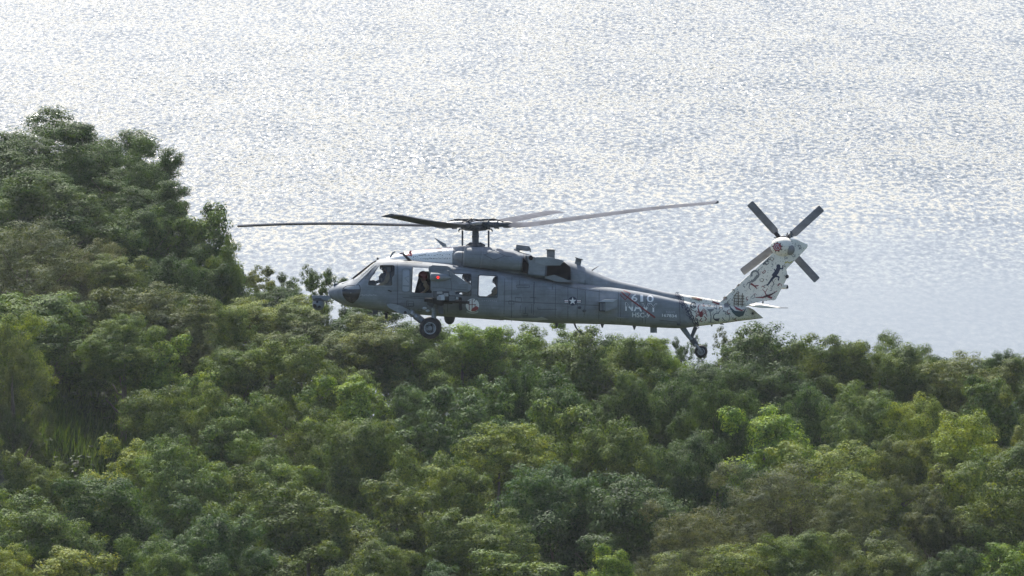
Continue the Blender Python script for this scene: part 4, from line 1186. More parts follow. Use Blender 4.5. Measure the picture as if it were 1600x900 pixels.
# ------------------------------------------------------------------ tail rotor, at rest
TR = L(1225, 378, .66)
trh = lathe('tail_rotor_hub', TR + Vector((0, -.1, 0)), (0, 1, 0), [(0, .1), (.02, .2), (.14, .22), (.2, .12), (.3, .06)], DGREY, heli, 18)
for ang in (48, 138, 228, 318):
    ang = {48: 42.5, 138: 132.0, 228: 217.5, 318: 312.5}[ang]
    d = Vector((math.cos(R(ang)), 0.0, math.sin(R(ang)))); tv = Vector((-math.sin(R(ang)), 0, math.cos(R(ang)))); up = Vector((0, 1, 0))
    bm_ = bmesh.new(); rings = []
    for r in (.12, .2, .34, .45, .8, 1.2, 1.5, 1.63, 1.66):
        ch = .10 if r < .25 else (.14 if r < .4 else .26)
        if r > 1.64: ch = .2
        pa_ = R(14 - 6 * r)
        cd_ = tv * math.cos(pa_) + up * math.sin(pa_); nd_ = up * math.cos(pa_) - tv * math.sin(pa_)
        rings.append([bm_.verts.new(TR + d * r + cd_ * ch * t + nd_ * .025 * s) for t, s in ((.35, 0), (.25, .8), (0, 1), (-.6, .1), (-.6, -.1), (0, -1), (.25, -.8))])
    for r0, r1 in zip(rings, rings[1:]):
        for i in range(7): bm_.faces.new((r0[i], r0[(i + 1) % 7], r1[(i + 1) % 7], r1[i]))
    bm_.faces.new(rings[0]); bm_.faces.new(rings[-1])
    b_ = finish('tail_rotor_blade', bm_, BLADEB, heli, 50)
    tube('blade_cuff', [TR + d * .1, TR + d * .4], [.075, .06], BLACK, b_, 8)
    tube('pitch_link', [TR + up * .22 + d * .1, TR + up * .02 + d * .3 + tv * .12], .02, DGREY, b_, 6)

# ------------------------------------------------------------------ landing gear
def wheel(name, c, r, wdt, sgn, parent=heli):
    """tyre (part) with rim and hub; axis along y"""
    w_ = lathe(name, Vector(c) + Vector((0, -wdt / 2, 0)), (0, 1, 0), [(0, r * .55), (0.0, r * .8), (wdt * .12, r * .93), (wdt * .35, r), (wdt * .65, r), (wdt * .88, r * .93), (wdt, r * .8), (wdt, r * .55)], BLACK, parent, 36)
    for s2 in (-1, 1):
        lathe('rim', Vector(c) + Vector((0, s2 * wdt / 2, 0)), (0, s2, 0), [(-.05, r * .56), (.012, r * .56), (.016, r * .50), (.0, r * .46), (-.03, r * .42), (-.03, r * .22), (.01, r * .2), (.02, r * .08)], METAL if name == 'tail_wheel' else GREY2, w_, 30)
        lathe('rim_edge', Vector(c) + Vector((0, s2 * wdt / 2, 0)), (0, s2, 0), [(.0, r * .50), (.02, r * .51), (.02, r * .545), (.0, r * .56)], P_LGREY, w_, 30)
    return w_
for sgn in (-1, 1):
    wy = 1.36 * sgn
    wheel('main_wheel', L(672.6, 512, wy), 16.8 * pxm, .26, sgn)
    beam = prism('drag_beam', rounded([(604.5, 474.5), (612, 473.5), (626, 476.5), (640.5, 483.5), (641.5, 488), (637, 490.6), (627, 489.5), (608, 480)], 2.5), min(1.08 * sgn, 1.32 * sgn), max(1.08 * sgn, 1.32 * sgn), GREY2, heli, 0.03)
    patch_c = L(634, 487.7, 1.33 * sgn)
    lathe('axle_hole', patch_c, (0, sgn, 0), [(-.03, .05), (.006, .05), (.006, .02)], BLACK, beam, 14)
    tube('drag_brace', [L(640, 486, 1.2 * sgn), L(650, 493, 1.2 * sgn), L(663, 503, 1.2 * sgn), L(673, 512, 1.18 * sgn)], [.10, .085, .08, .09], GREY, beam, 12)
    tube('brake_line', [L(642, 490, 1.31 * sgn), L(652, 500, 1.31 * sgn), L(664, 508, 1.3 * sgn)], .02, DGREY, beam, 6)
    for t_ in (.2, .5):
        q = L(640, 486, 1.2 * sgn).lerp(L(663, 503, 1.2 * sgn), t_)
        ball('clamp', q, .115, METAL, beam, (1, 1, 1), 12)
    stt = tube('shock_strut', [L(674.5, 511, 1.18 * sgn), L(678.5, 492, 1.2 * sgn), L(680.5, 478, 1.2 * sgn)], [.07, .075, .075], GREY2, heli, 12)
    tube('upper_cylinder', [L(680, 482, 1.2 * sgn), L(683, 464, 1.15 * sgn)], [.12, .13], GREY, stt, 12)
    tube('axle', [L(672.6, 512, 1.05 * sgn), L(672.6, 512, 1.4 * sgn)], .06, METAL, stt, 10)
twh = wheel('tail_wheel', L(1095.4, 549.2, 0), 10.2 * pxm, .16, -1)
yoke = tube('tail_wheel_strut', [L(1066, 511, 0), L(1076, 525, 0), L(1085, 535, 0)], [.09, .075, .07], GREY, heli, 12)
tube('shock_absorber', [L(1087, 511, 0), L(1081, 526, 0), L(1084, 532, 0)], [.07, .06, .05], DGREY, yoke, 10)
tube('pivot', [L(1082, 530, 0), L(1088, 540, 0)], [.11, .09], DGREY, yoke, 10)
for s2 in (-1, 1):
    tube('fork', [L(1086, 538, .06 * s2), L(1091, 543, .12 * s2), L(1095.4, 549.2, .12 * s2)], [.045, .04, .035], METAL, yoke, 8)

# ------------------------------------------------------------------ weapon wing on the near side
wing = prism('stub_wing', rounded([(670, 417), (674, 413.5), (700, 415), (707, 419), (706, 428), (690, 430), (672, 428)], 2.5), -2.15, -1.10, GREY, heli, 0.04)
pyl = prism('stores_pylon', rounded([(674, 424.5), (701, 421), (737, 445), (737, 450.5), (733.5, 455), (674, 453.3)], 1.5), -2.32, -2.10, GREY, heli, 0.035)
lathe('tip_fairing', L(673, 431.5, -2.32), (1, 0, -0.05), [(0, .08), (.03, .13), (.25, .14), (.5, .10), (.68, .02)], GREY2, pyl, 18)
ball('position_light', L(685.5, 432.5, -2.46), .042, REDLIGHT, pyl, (1.0, .7, 1.0), 12)
strokes('panel_seam', [([(702, 423), (706, 440), (706, 453)], .6), ([(676, 448), (730, 452)], .5)], DGREY, pyl, 0.0, lambda x, z: -2.326)
rack = prism('weapon_rack', rounded([(678, 453), (719, 455), (717, 466), (690, 468), (678, 463)], 1), -2.30, -2.12, DGREY, heli, 0.02)
rg = random.Random(3)
for i in range(13):
    x_, y_ = 686 + rg.random() * 31, 456 + rg.random() * 10
    w_, h_ = 1.6 + rg.random() * 3.2, 1.2 + rg.random() * 2.2
    prism('fitting', rounded([(x_ - w_, y_ - h_), (x_ + w_, y_ - h_), (x_ + w_, y_ + h_), (x_ - w_, y_ + h_)], .6, 2), -2.36 - rg.random() * .05, -2.25, [GREY2, METAL, GREY, P_LGREY][i % 4], rack)
gun = tube('machine_gun', [L(664, 467.5, -1.75), L(690, 469, -1.75), L(708, 470.5, -1.75)], [.06, .10, .08], BLACK, heli, 10)
tube('barrel', [L(706, 470.3, -1.75), L(734, 471.8, -1.75)], [.05, .045], BLACK, gun, 10)
prism('receiver', rounded([(676, 464), (694, 465), (694, 476), (690, 477), (677, 473)], 1), -1.88, -1.62, BLACK, gun, 0.02)
prism('mount', rounded([(683, 474), (692, 475), (694, 490), (687, 490)], 1), -1.6, -1.15, DGREY, gun, 0.02)
prism('ammunition_chute', rounded([(717, 463), (722, 464), (722.5, 484), (718, 484.5)], 1), -1.5, -1.15, BLACK, gun, 0.02)
prism('mount_bracket', rounded([(667, 466), (683, 470), (676, 480), (668, 476)], 1), -1.4, -1.12, DGREY, gun, 0.02)
for (x_, y_) in ((664, 481), (672, 476), (678, 483), (669, 485)):
    ball('step_fitting', L(x_, y_, -1.2), .055, P_LGREY, gun, (1.4, .6, .8), 10)

# ------------------------------------------------------------------ nose sensor, antennas, small fittings
br = prism('sensor_bracket', rounded([(487.5, 461.5), (514, 462), (518, 466), (511, 470), (500, 466.5), (488, 466.5)], 1), -.16, .16, GREY, heli, 0.02)
sb = ball('sensor_turret', L(497.5, 475.5, 0), 9.6 * pxm, GREY, heli, (1, 1, 1), 24)
lathe('sensor_collar', L(497.5, 470, 0), (0, 0, 1), [(0, .19), (.03, .2), (.1, .19), (.12, .12)], DGREY, sb, 20)
for (u_, v_, r_) in ((-.12, -.05, .07), (.03, -.08, .05), (-.03, .07, .04)):
    dd = Vector((u_, -.16, v_)).normalized()
    lathe('lens', L(497.5, 475.5, 0) + dd * 9.2 * pxm, dd, [(0, r_), (.012, r_), (.012, r_ * .5)], DARKGLASS, sb, 14)
cam_ = prism('nose_camera', rounded([(521, 444), (524, 442.6), (534, 443.3), (534, 449), (522, 449.5)], 1), -.20, .20, DGREY, heli, 0.03)
prism('glare_shield', rounded([(534, 443), (549, 438), (549, 440), (534, 446)], .6), -.35, .35, GREY, cam_, 0.01)
def blade_ant(name, poly, y=0.0, th=0.03, mat=GREY, cap=None):
    o = prism(name, poly, y - th, y + th, mat, heli, th * .5)
    if cap: prism('cap', cap, y - th * 4, y + th * 4, mat, o, 0.01)
    return o
blade_ant('whip_antenna', [(678, 371.5), (681, 372.5), (697, 381.5), (698, 386), (692, 386)], .1)
blade_ant('roof_antenna', [(588.5, 403), (590, 402), (593, 405), (590, 408), (588.5, 407)], 0, .03, BLACK)
tube('pitot_tube', [L(610, 402, -.4), L(614, 395, -.4), L(618, 393, -.4)], .03, GREY, heli, 8)
tube('wire_cutter', [L(630, 396.5, -.55), L(636, 402, -.6), L(642, 408.5, -.62)], [.03, .045, .05], BLACK, heli, 8)
o_ = blade_ant('roof_box_antenna', [(805, 389.5), (807, 381.5), (826, 384), (828, 391.5), (825, 392.5), (806, 390.5)], 0, .1)
tube('bracket', [L(803, 389.5, -.08), L(812, 392.5, -.08)], .025, GREY, o_, 6)
tube('bracket', [L(826, 385, -.08), L(828.5, 389, -.08), L(828.5, 394, -.08)], .02, GREY, o_, 6)
blade_ant('radio_antenna', [(854.5, 402), (854, 390), (867, 390), (867, 403.5)], 0, .09, GREY, [(852.5, 389), (869, 389.8), (869, 391), (852.5, 390.2)])
blade_ant('radio_antenna', [(897, 414), (900, 403), (909, 406), (907, 416)], 0, .07, GREY, [(898.5, 401.5), (911, 405), (911, 406.5), (898.5, 403)])
tube('wire_antenna', [L(924, 424, 0), L(926, 421.5, 0), L(935, 416, 0)], [.04, .02, .01], DGREY, heli, 6)
blade_ant('belly_antenna', [(1016, 509), (1026.5, 510), (1026.5, 520), (1016, 520)], 0, .04)
blade_ant('belly_blade', [(582, 482), (592, 484), (590, 491), (583, 491)], -.4, .06, DGREY)
blade_ant('belly_blade', [(601, 486), (606.5, 486), (606, 498), (602, 498)], -.4, .05, BLACK)
tube('tow_fitting', [L(593, 487, -.4), L(606, 480, -.6)], .03, GREY, heli, 6)
ball('belly_dome', L(702.5, 496, -.2), 8.8 * pxm, DGREY, heli, (1, 1, 1.25), 18)
for (x_, y_) in ((870, 505), (941, 506), (991, 509)):
    tube('belly_fitting', [L(x_, y_ - 1, -.2), L(x_, y_ + 6, -.2)], [.07, .02], DGREY, heli, 8)
tube('belly_whip', [L(897, 504, 0), L(899.5, 511, 0), L(903, 516, 0)], [.035, .025, .015], BLACK, heli, 6)
prism('tail_skid_fitting', [(1110, 505), (1114, 505), (1113, 510), (1111, 510)], -.05, .05, P_GREYM)
prism('tail_skid_fitting', [(1125, 504), (1127, 504), (1132, 507.5), (1125, 507)], -.05, .05, DGREY)
# fuel sponson strip, chaff box, small fin
patch('sponson_fairing', rounded([(785, 494.5), (800, 496.5), (838, 496.2), (846, 494.3), (857, 498.5), (838, 500.5), (800, 499)], 1), P_LGREY, heli, (), 0.0, HULL_ONLY, 0.07)
cb = prism('countermeasure_box', rounded([(937, 470), (963, 467.5), (963.5, 480), (945, 486), (936.5, 485)], .8), -1.16, -.6, GREY2, heli, 0.02)
prism('lit_box_top', rounded([(934, 471.2), (944, 467.6), (963.5, 467), (957, 471.2)], .6), -1.19, -.62, P_LGREY, cb, 0.01)  # paler colour paints in the light on top of the box
prism('box_face', rounded([(935.5, 472), (945, 471.4), (945, 486), (936, 485.5)], .6), -1.20, -.8, BLACK, cb, 0.01)
for i in range(4):
    prism('grille_bar', [(937 + i * 2.1, 473), (938.1 + i * 2.1, 473), (938.1 + i * 2.1, 484.5), (937 + i * 2.1, 484.5)], -1.23, -1.18, GREY2, cb)
patch('side_fin', rounded([(963, 494.5), (977, 495.3), (980.5, 496.8), (966, 497.2)], .6), GREY2, heli, (), 0.0, HULL_ONLY, 0.14)
for (x_, y_) in ((912.5, 485), (1060, 506), (905, 480)):
    ball('skin_fitting', L(x_, y_, skin_y(lx(x_), lz(y_))), .05, DGREY, heli, (1.3, .8, 1), 10)

# ------------------------------------------------------------------ markings
def split_loose(o):
    """one object per separate piece"""
    b_ = bmesh.new(); b_.from_mesh(o.data); seen = set(); parts = []
    for v in b_.verts:
        if v.index in seen: continue
        st_ = [v]; comp = set()
        while st_:
            q = st_.pop()
            if q.index in comp: continue
            comp.add(q.index); st_ += [e.other_vert(q) for e in q.link_edges]
        seen |= comp; parts.append(comp)
    for comp in parts[1:]:
        c_ = b_.copy(); c_.verts.ensure_lookup_table()
        bmesh.ops.delete(c_, geom=[v for v in c_.verts if v.index not in comp], context='VERTS')
        n_ = finish(o.name.split('.')[0], c_, o.data.materials[0], o.parent, 60, recalc=False)
    if len(parts) > 1:
        bmesh.ops.delete(b_, geom=[v for v in b_.verts if v.index not in parts[0]], context='VERTS')
        b_.to_mesh(o.data)
    b_.free()
def text_marking(name, body, x0, x1, ybase, ytop, mat, off=0.008, offset=0.0, shear=0.0, cut=None, parent=fus, slope=0.0):
    cu = bpy.data.curves.new('t', 'FONT'); cu.body = body; cu.offset = offset; cu.shear = shear; cu.resolution_u = 3
    to = bpy.data.objects.new('t', cu); col.objects.link(to)
    bpy.context.view_layer.update()
    me = bpy.data.meshes.new_from_object(to.evaluated_get(bpy.context.evaluated_depsgraph_get()))
    bpy.data.objects.remove(to)
    co = np.array([v.co[:] for v in me.vertices])
    lo, hi = co.min(0), co.max(0)
    P_ = [(x0 + (x1 - x0) * (c[0] - lo[0]) / (hi[0] - lo[0]), ybase + (ytop - ybase) * (c[1] - lo[1]) / (hi[1] - lo[1])) for c in co]
    F_ = [tuple(p.vertices) for p in me.polygons]
    bm_ = project(P_, F_, off, 0.05)
    if cut is not None:
        bmesh.ops.bisect_plane(bm_, geom=bm_.verts[:] + bm_.edges[:] + bm_.faces[:], plane_co=L(0, cut), plane_no=(0, 0, -1), clear_outer=True)
    for v in bm_.verts: v.co.z -= slope * (v.co.x - lx(x0))
    return finish(name, bm_, mat, parent, 60, recalc=False)
text_marking('number_610', '6', 985.8, 995.5, 470.4, 459.2, P_WHITE, offset=.012, slope=.03)
text_marking('number_610', '1', 1000, 1004.4, 471, 460, P_WHITE, offset=.012, slope=.03)
text_marking('number_610', '0', 1010, 1021, 471.6, 461, P_WHITE, offset=.012, slope=.03)
for ch_, xa, xb, dy in (('N', 976.5, 988.5, 0), ('A', 989.5, 1002.5, .55), ('V', 1002, 1014.5, 1.1), ('Y', 1014, 1026.5, 1.65)):
    lt = text_marking('navy_letter', ch_, xa, xb, 485.2 + dy, 472 + dy, P_WHITE, offset=.02, slope=.04)
    sh_ = text_marking('letter_dark_half', ch_, xa + .8, xb - .8, 485 + dy, 472.7 + dy, P_NAVY, 0.011, offset=-.012, slope=.04, cut=478.4 + dy, parent=lt)  # navy upper half of the two-tone letter
    split_loose(sh_)
text_marking('unit_lettering', 'HSC-9', 987.5, 1014.5, 495.2, 487.8, P_WHITE, offset=.006, slope=.03)
text_marking('serial_lettering', 'NAVY', 1040.5, 1054.5, 488.4, 485.6, P_LGREY, slope=.03)
text_marking('serial_lettering', '167834', 1034, 1057, 494.6, 489.8, P_WHITE, offset=.015, slope=.06)
strokes('trident', [([(972, 458), (1023, 496)], 2.0, 2.6), ([(970.5, 455.5), (979, 463)], 1.3), ([(974, 453.3), (984.5, 458)], 1.1), ([(984.5, 458), (976.5, 468.5)], 1.2), ([(968, 459.5), (976.5, 468.5)], 1.1)], P_RED, fus, 0.014)
# star and bars
strokes('national_star', [([(880.7, 470.2), (908, 470.2)], 5.6)], P_NAVY, fus, 0.006)
strokes('national_star', [([(881.6, 470.2), (907.2, 470.2)], 3.9)], P_WHITE, fus, 0.009)
strokes('national_star', [([(881.6, 470.2), (907.2, 470.2)], 1.1)], P_RED, fus, 0.012)
blobs('national_star', [circ(894.4, 470, 7.0)], P_NAVY, fus, 0.015)
blobs('national_star', [[(894.4 + (6.4 if i % 2 == 0 else 2.5) * math.sin(R(36 * i)), 470 - (6.4 if i % 2 == 0 else 2.5) * math.cos(R(36 * i))) for i in range(10)]], P_WHITE, fus, 0.018)
# squadron emblem
blobs('squadron_emblem', [circ(738.5, 476.3, 10.4, 28)], P_WHITE, cdoor, 0.024)
strokes('squadron_emblem', [([(738, 466.5), (738, 485)], 1.1), ([(733.5, 473), (733.5, 484)], 1.0), ([(732, 475.2), (744, 475.2)], .9), ([(742.5, 475), (742.5, 482)], 1.0)], P_RED, cdoor, 0.028)
blobs('squadron_emblem', [[(736, 484), (740, 480), (744.5, 477.5), (748, 479.5), (747, 482.5), (743, 485.5), (738, 485.8)]], P_ROSE, cdoor, 0.031)
rg = random.Random(9)
blobs('squadron_emblem', [circ(738.5 + 8 * rg.uniform(-.8, .8), 472 + 6 * rg.uniform(-.8, .6), rg.uniform(.35, .7), 6) for _ in range(16)], P_BLACK, cdoor, 0.034)
strokes('squadron_emblem', [(circ(738.5, 470.5, 18, 12, 60, 120), 2.2)], P_LGREY, cdoor, 0.026)
strokes('stencil', [([(753 + 3.1 * i, 469 + rg.random() * 1.5), (754.6 + 3.1 * i, 469.4)], .8) for i in range(8)], P_LGREY, cdoor, 0.022)

# white roof fairing print
dots = []
for i in range(22):
    for j in range(3):
        x_ = 644 + i * 2.8 + rg.uniform(-.8, .8); y_ = 393 + j * 5.4 + rg.uniform(-1.3, 1.3) - (x_ - 644) * .06
        dots.append(circ(x_, y_ + 2, rg.uniform(.35, .75), 6))
tag(blobs('printed_dots', dots, P_BLACK, dog, 0.006), kind='stuff')
blobs('red_emblem', [[(628, 399), (637, 397.5), (641, 391.5), (645, 391.8), (644, 400), (636, 399.5)]], P_ROSE, dog, 0.009)
strokes('red_trim', [([(624, 396.2), (642, 392.9), (680, 388.9), (706, 386.6)], 1.2)], P_RED, dog, 0.009)
strokes('lettering_line', [([(655, 399), (666, 397.5)], .9), ([(684, 393), (691, 392.5)], 1.2), ([(660, 404), (700, 404.5)], .45)], P_GREYM, dog, 0.009)
patch('roof_panel', rounded([(602, 406.5), (615, 405), (662, 408.5), (660, 411), (620, 408.5), (603, 408.5)], 1), DGREY, fus, (), 0.004, HULL_ONLY, 0.01)

# navy blue scroll edge between grey and white
for i in range(9):
    t_ = i / 8
    x_ = 1058.5 + (1088 - 1058.5) * t_ + 1.4 * math.sin(i * 2.0); y_ = 460 + (507.5 - 460) * t_
    r_ = 4.2 if i % 2 else 3.4
    strokes('scroll_border', [(circ(x_, y_, r_, 14, i * 40, i * 40 + 320), 1.5, .8), (circ(x_ + .4, y_, r_ * .45, 10, i * 60, i * 60 + 300), 1.1), (circ(x_ + 2, y_ + 3, r_ * .7, 8, -60, 120), 1.0)], P_NAVY, tail, 0.012)

# old chart style art on the white tail
def art(name, st_=(), bl_=(), mat=P_BLACK, parent=tail, off=0.010):
    st_ = [(q[0],) + tuple(w_ * 1.3 for w_ in q[1:]) for q in st_]
    if st_: strokes(name, st_, mat, parent, off)
    if bl_: blobs(name, bl_, mat, parent, off + .001)
# scorpion
legs = []
for i in range(4):
    a = -70 + i * 32
    legs.append(([(1093 + 2 * i * .8, 488), (1088 - i * 1.2 + 7 * math.cos(R(a)) - 4, 485 + i * 3.4), (1087 - i * .4, 490 + i * 3.2)], .9, .5))
    legs.append(([(1095, 487 + i), (1099 + i, 482 + i * 2.4), (1103.5 + i * .3, 486 + i * 3)], .9, .5))
art('painted_scorpion', legs + [([(1092, 487), (1090, 481), (1092, 476)], 1.6, .8), ([(1096, 497), (1093, 501), (1097, 502.5)], 1.1), ([(1100, 494), (1103.5, 498), (1101, 501)], 1.1)], [circ(1095, 491, 3.2, 12, ry=4.6)], P_RED)
art('painted_ring', [(circ(1083, 477, 4.2, 14, 20, 340), 1.0), (circ(1084, 477.5, 1.6, 8), .8), ([(1078, 478), (1080, 484), (1087, 487)], 1.0, .6)], (), P_BLACK)
art('painted_palm', [([(1110, 504), (1110.5, 494), (1109, 484)], 1.5, .9), ([(1106, 503), (1115, 503.5)], .8)], [[(1104, 483), (1116, 482), (1112, 486.5), (1108, 487)]], P_GREYM)
art('painted_serpent', [(circ(1120, 495, 5.6, 12, 60, 290), 1.7, .7), ([(1122, 489.5), (1124, 485.5)], .8), ([(1116, 499), (1124, 498)], 1.2)], (), P_NAVY)
art('painted_dolphin', [([(1129, 486), (1134, 487), (1138.5, 491), (1140, 497), (1138, 502)], 1.1, .6), ([(1128, 496), (1132, 501), (1138, 503)], 1.2, .6), ([(1132, 490), (1139, 491.5)], 1.3)], (), P_GREYM)
art('painted_shield', (), [[(1131.5, 474.5), (1135, 472.5), (1140, 477), (1138, 480.5), (1131, 480)]], P_GREYM)
art('painted_whale', [([(1140, 478), (1142, 484)], 1.4)], [[(1140.5, 479), (1143, 487), (1149, 493), (1154, 495.5), (1161, 493), (1163.5, 487), (1166, 480.5), (1161.5, 486), (1154, 486), (1148, 485.5)]], P_TEAL, tail, 0.014)
ship = [([(1146, 476), (1148.5, 462), (1152, 455)], .6), ([(1153, 479), (1153.5, 455)], .9), ([(1159, 480), (1160, 458)], .9), ([(1143.5, 470), (1149, 459)], .5)]
ship += [([(1146, 462 + 4.3 * j), (1163, 462.8 + 4.3 * j)], .7) for j in range(4)] + [([(1148.5 + 3.2 * j, 461), (1147.5 + 3.2 * j, 477)], .45) for j in range(5)]
art('painted_ship', ship, (), P_BROWN, fin, 0.012)
art('painted_ship_hull', (), [[(1145.5, 477), (1151, 480), (1159, 484), (1164, 482), (1159, 486), (1150, 483.5)]], P_ROSE, tail, 0.018)
art('painted_compass_star', (), [[(1176 + (4.6 if i % 2 == 0 else 1.4) * math.sin(R(22.5 * i)), 489.6 - (4.6 if i % 2 == 0 else 1.4) * math.cos(R(22.5 * i))) for i in range(16)]], P_BLACK, tail, 0.014)
art('painted_ridge_creature', (), [[(1080, 463.5), (1087, 464), (1097, 467), (1097, 469.5), (1089, 469.5), (1081, 466.5)]], P_BROWN, aftw, 0.012)
art('painted_ridge_creature', [([(1088, 465), (1093, 468)], 2.0), ([(1113, 471), (1119, 473.5), (1124, 475)], 1.6, 2.4)], (), P_RED, aftw, 0.016)
art('painted_bird', [([(1180, 464.8), (1192, 464.5), (1200, 461.5)], .8, 3.0), ([(1198, 463), (1206, 459.5), (1214, 454.5)], 3.0, .6), ([(1197, 461), (1195, 456), (1191, 451.5)], 1.4, .6), ([(1196, 456), (1199, 450.5)], .7), ([(1199, 463), (1206, 465.8)], 2.6)], (), P_RED, fin)
art('painted_bird', [([(1197, 461.5), (1203, 461), (1211, 456.5)], 1.6, .8), ([(1193, 463.4), (1199, 463.5)], 1.2)], (), P_BLACK, fin, 0.016)
art('painted_dragon', [(circ(1179.5, 429, 5.8, 12, 150, 420), 2.6, 2.0), ([(1184, 430), (1179, 437), (1174, 440)], 3.4, 3.0), ([(1174, 440), (1168, 442), (1166, 446)], 2.0, .6), ([(1172, 442), (1170, 449), (1173, 453)], 1.6, .7), ([(1184, 424), (1186, 420.5)], 1.2)], (), P_GREYM, fin)
art('painted_dragon', [([(1173, 443), (1179, 447), (1185, 446)], 2.4, 1.2), ([(1176, 445), (1183, 451)], 1.6, .8)], (), P_RED, fin, 0.016)
art('painted_lion', [([(1199, 446), (1205, 437), (1211, 430)], 1.4, 3.6), ([(1208, 432), (1214, 424), (1217, 417)], 5.4, 4.6), ([(1217, 419), (1222.5, 420), (1223, 414.5)], 2.4, 1.4), ([(1212, 424), (1209, 420)], 1.8, 1.0), ([(1211, 431), (1217, 433), (1216, 438)], 2.6, 1.4), ([(1206, 437), (1209, 443), (1206, 449), (1204, 446)], .9, .7), ([(1199, 446), (1198, 444)], 1.8)], [circ(1216, 416, 3.2, 10)], P_NAVY, fin)
art('painted_squid', [([(1192, 413), (1197, 408), (1203, 405)], 1.5, .6), ([(1194, 411), (1198, 413.5), (1201, 411)], .8), ([(1197, 408), (1202, 409.5)], .8), ([(1198, 407), (1202, 402)], .8)], (), P_BLACK, fin)
art('painted_curl', [(circ(1133, 466.5, 2.6, 8, 180, 400), 1.5, .9), ([(1152, 447), (1155, 444)], 1.8)], (), P_BROWN, fin)
art('painted_rose', (), [[(1214 + (9 if i % 2 == 0 else 5.5) * math.sin(R(20 * i)), 386 - (9 if i % 2 == 0 else 5.5) * math.cos(R(20 * i))) for i in range(18)]], P_BLACK, gear, 0.010)
art('painted_rose', (), [circ(1214, 386, 6.4, 14)], P_ROSE, gear, 0.014)
art('painted_rose', [(circ(1214, 386, 4.2, 10, 0, 300), .8), (circ(1214.5, 386, 2, 8, 90, 380), .8)], (), P_LGREY, gear, 0.018)
art('painted_yellow_script', [([(1226, 411), (1230, 409), (1234, 411), (1238, 408)], 1.4, 1.0)], (), P_YEL, fin)
rq = random.Random(31)
for (x_, y_, mt) in ((1075, 483, 0), (1100, 476, 1), (1118, 479, 0), (1126, 482, 2), (1146, 497, 0), (1168, 466, 1), (1163, 446, 0), (1190, 437, 2), (1176, 463, 0), (1193, 424, 1), (1204, 452, 0), (1228, 402, 0), (1248, 386, 0), (1206, 404, 2), (1145, 455, 2), (1139, 487, 1), (1088, 503, 0), (1108, 476, 2), (1218, 446, 1), (1240, 398, 0)):
    a_ = rq.uniform(0, 360); r_ = rq.uniform(1.8, 3.2)
    art('painted_flourish', [(circ(x_, y_, r_, 8, a_, a_ + 230), .9, .5), ([(x_ + r_ * math.cos(R(a_)), y_ + r_ * math.sin(R(a_))), (x_ + rq.uniform(-4, 4), y_ + rq.uniform(-4, 4))], .7, .5)], (), [P_GREYM, P_RED, P_BROWN][mt], fin if x_ > 1135 and y_ < 470 else tail)
for _ in range(34):
    x_ = rq.uniform(1074, 1245); y_ = rq.uniform(385, 500)
    if skin_y(lx(x_), lz(y_)) is None or (Vector((lx(x_), 0, lz(y_))) - pa).dot(pn) < .2: continue
    a_ = rq.uniform(0, 360); r_ = rq.uniform(1.2, 2.4)
    art('painted_flourish', [(circ(x_, y_, r_, 7, a_, a_ + rq.uniform(120, 260)), 1.0, .5)], (), rq.choice([P_GREYM, P_BROWN, P_BLACK, P_BROWN, P_RED]), fin if x_ > 1135 and y_ < 470 else tail)
dots = []
for _ in range(1300):
    x_ = rg.uniform(1070, 1258); y_ = rg.uniform(376, 506)
    if skin_y(lx(x_), lz(y_)) is None: continue
    if (Vector((lx(x_), 0, lz(y_))) - pa).dot(pn) < .12: continue
    dots.append(circ(x_, y_, rg.uniform(.3, .62), 6))
tag(blobs('printed_dots', dots, P_BLACK, tail, 0.009), kind='stuff')

# ------------------------------------------------------------------ cockpit interior
prism('instrument_panel', rounded([(566, 440), (584, 437.5), (588, 441), (586, 468), (568, 468)], 1.5), -.85, .85, BLACK, heli, 0.03)
for yy in (-.58, .58):
    s_ = prism('crew_seat', rounded([(609, 424), (616, 423), (620, 462), (596, 464), (596, 457), (611, 456)], 1.5), yy - .26, yy + .26, BLACK, heli, 0.03)
    prism('headrest', rounded([(611, 413.5), (616, 413.5), (617, 424), (611.5, 424)], 1.2), yy - .14, yy + .14, BLACK, s_, 0.02)
prism('overhead_console', rounded([(594, 411), (616, 411), (616, 415.5), (596, 414.5)], 1), -.35, .35, BLACK, heli, 0.02)
prism('cabin_bench', rounded([(764, 462), (800, 464), (800, 470), (764, 469)], 1), -.4, .9, CABIN, heli, 0.02)

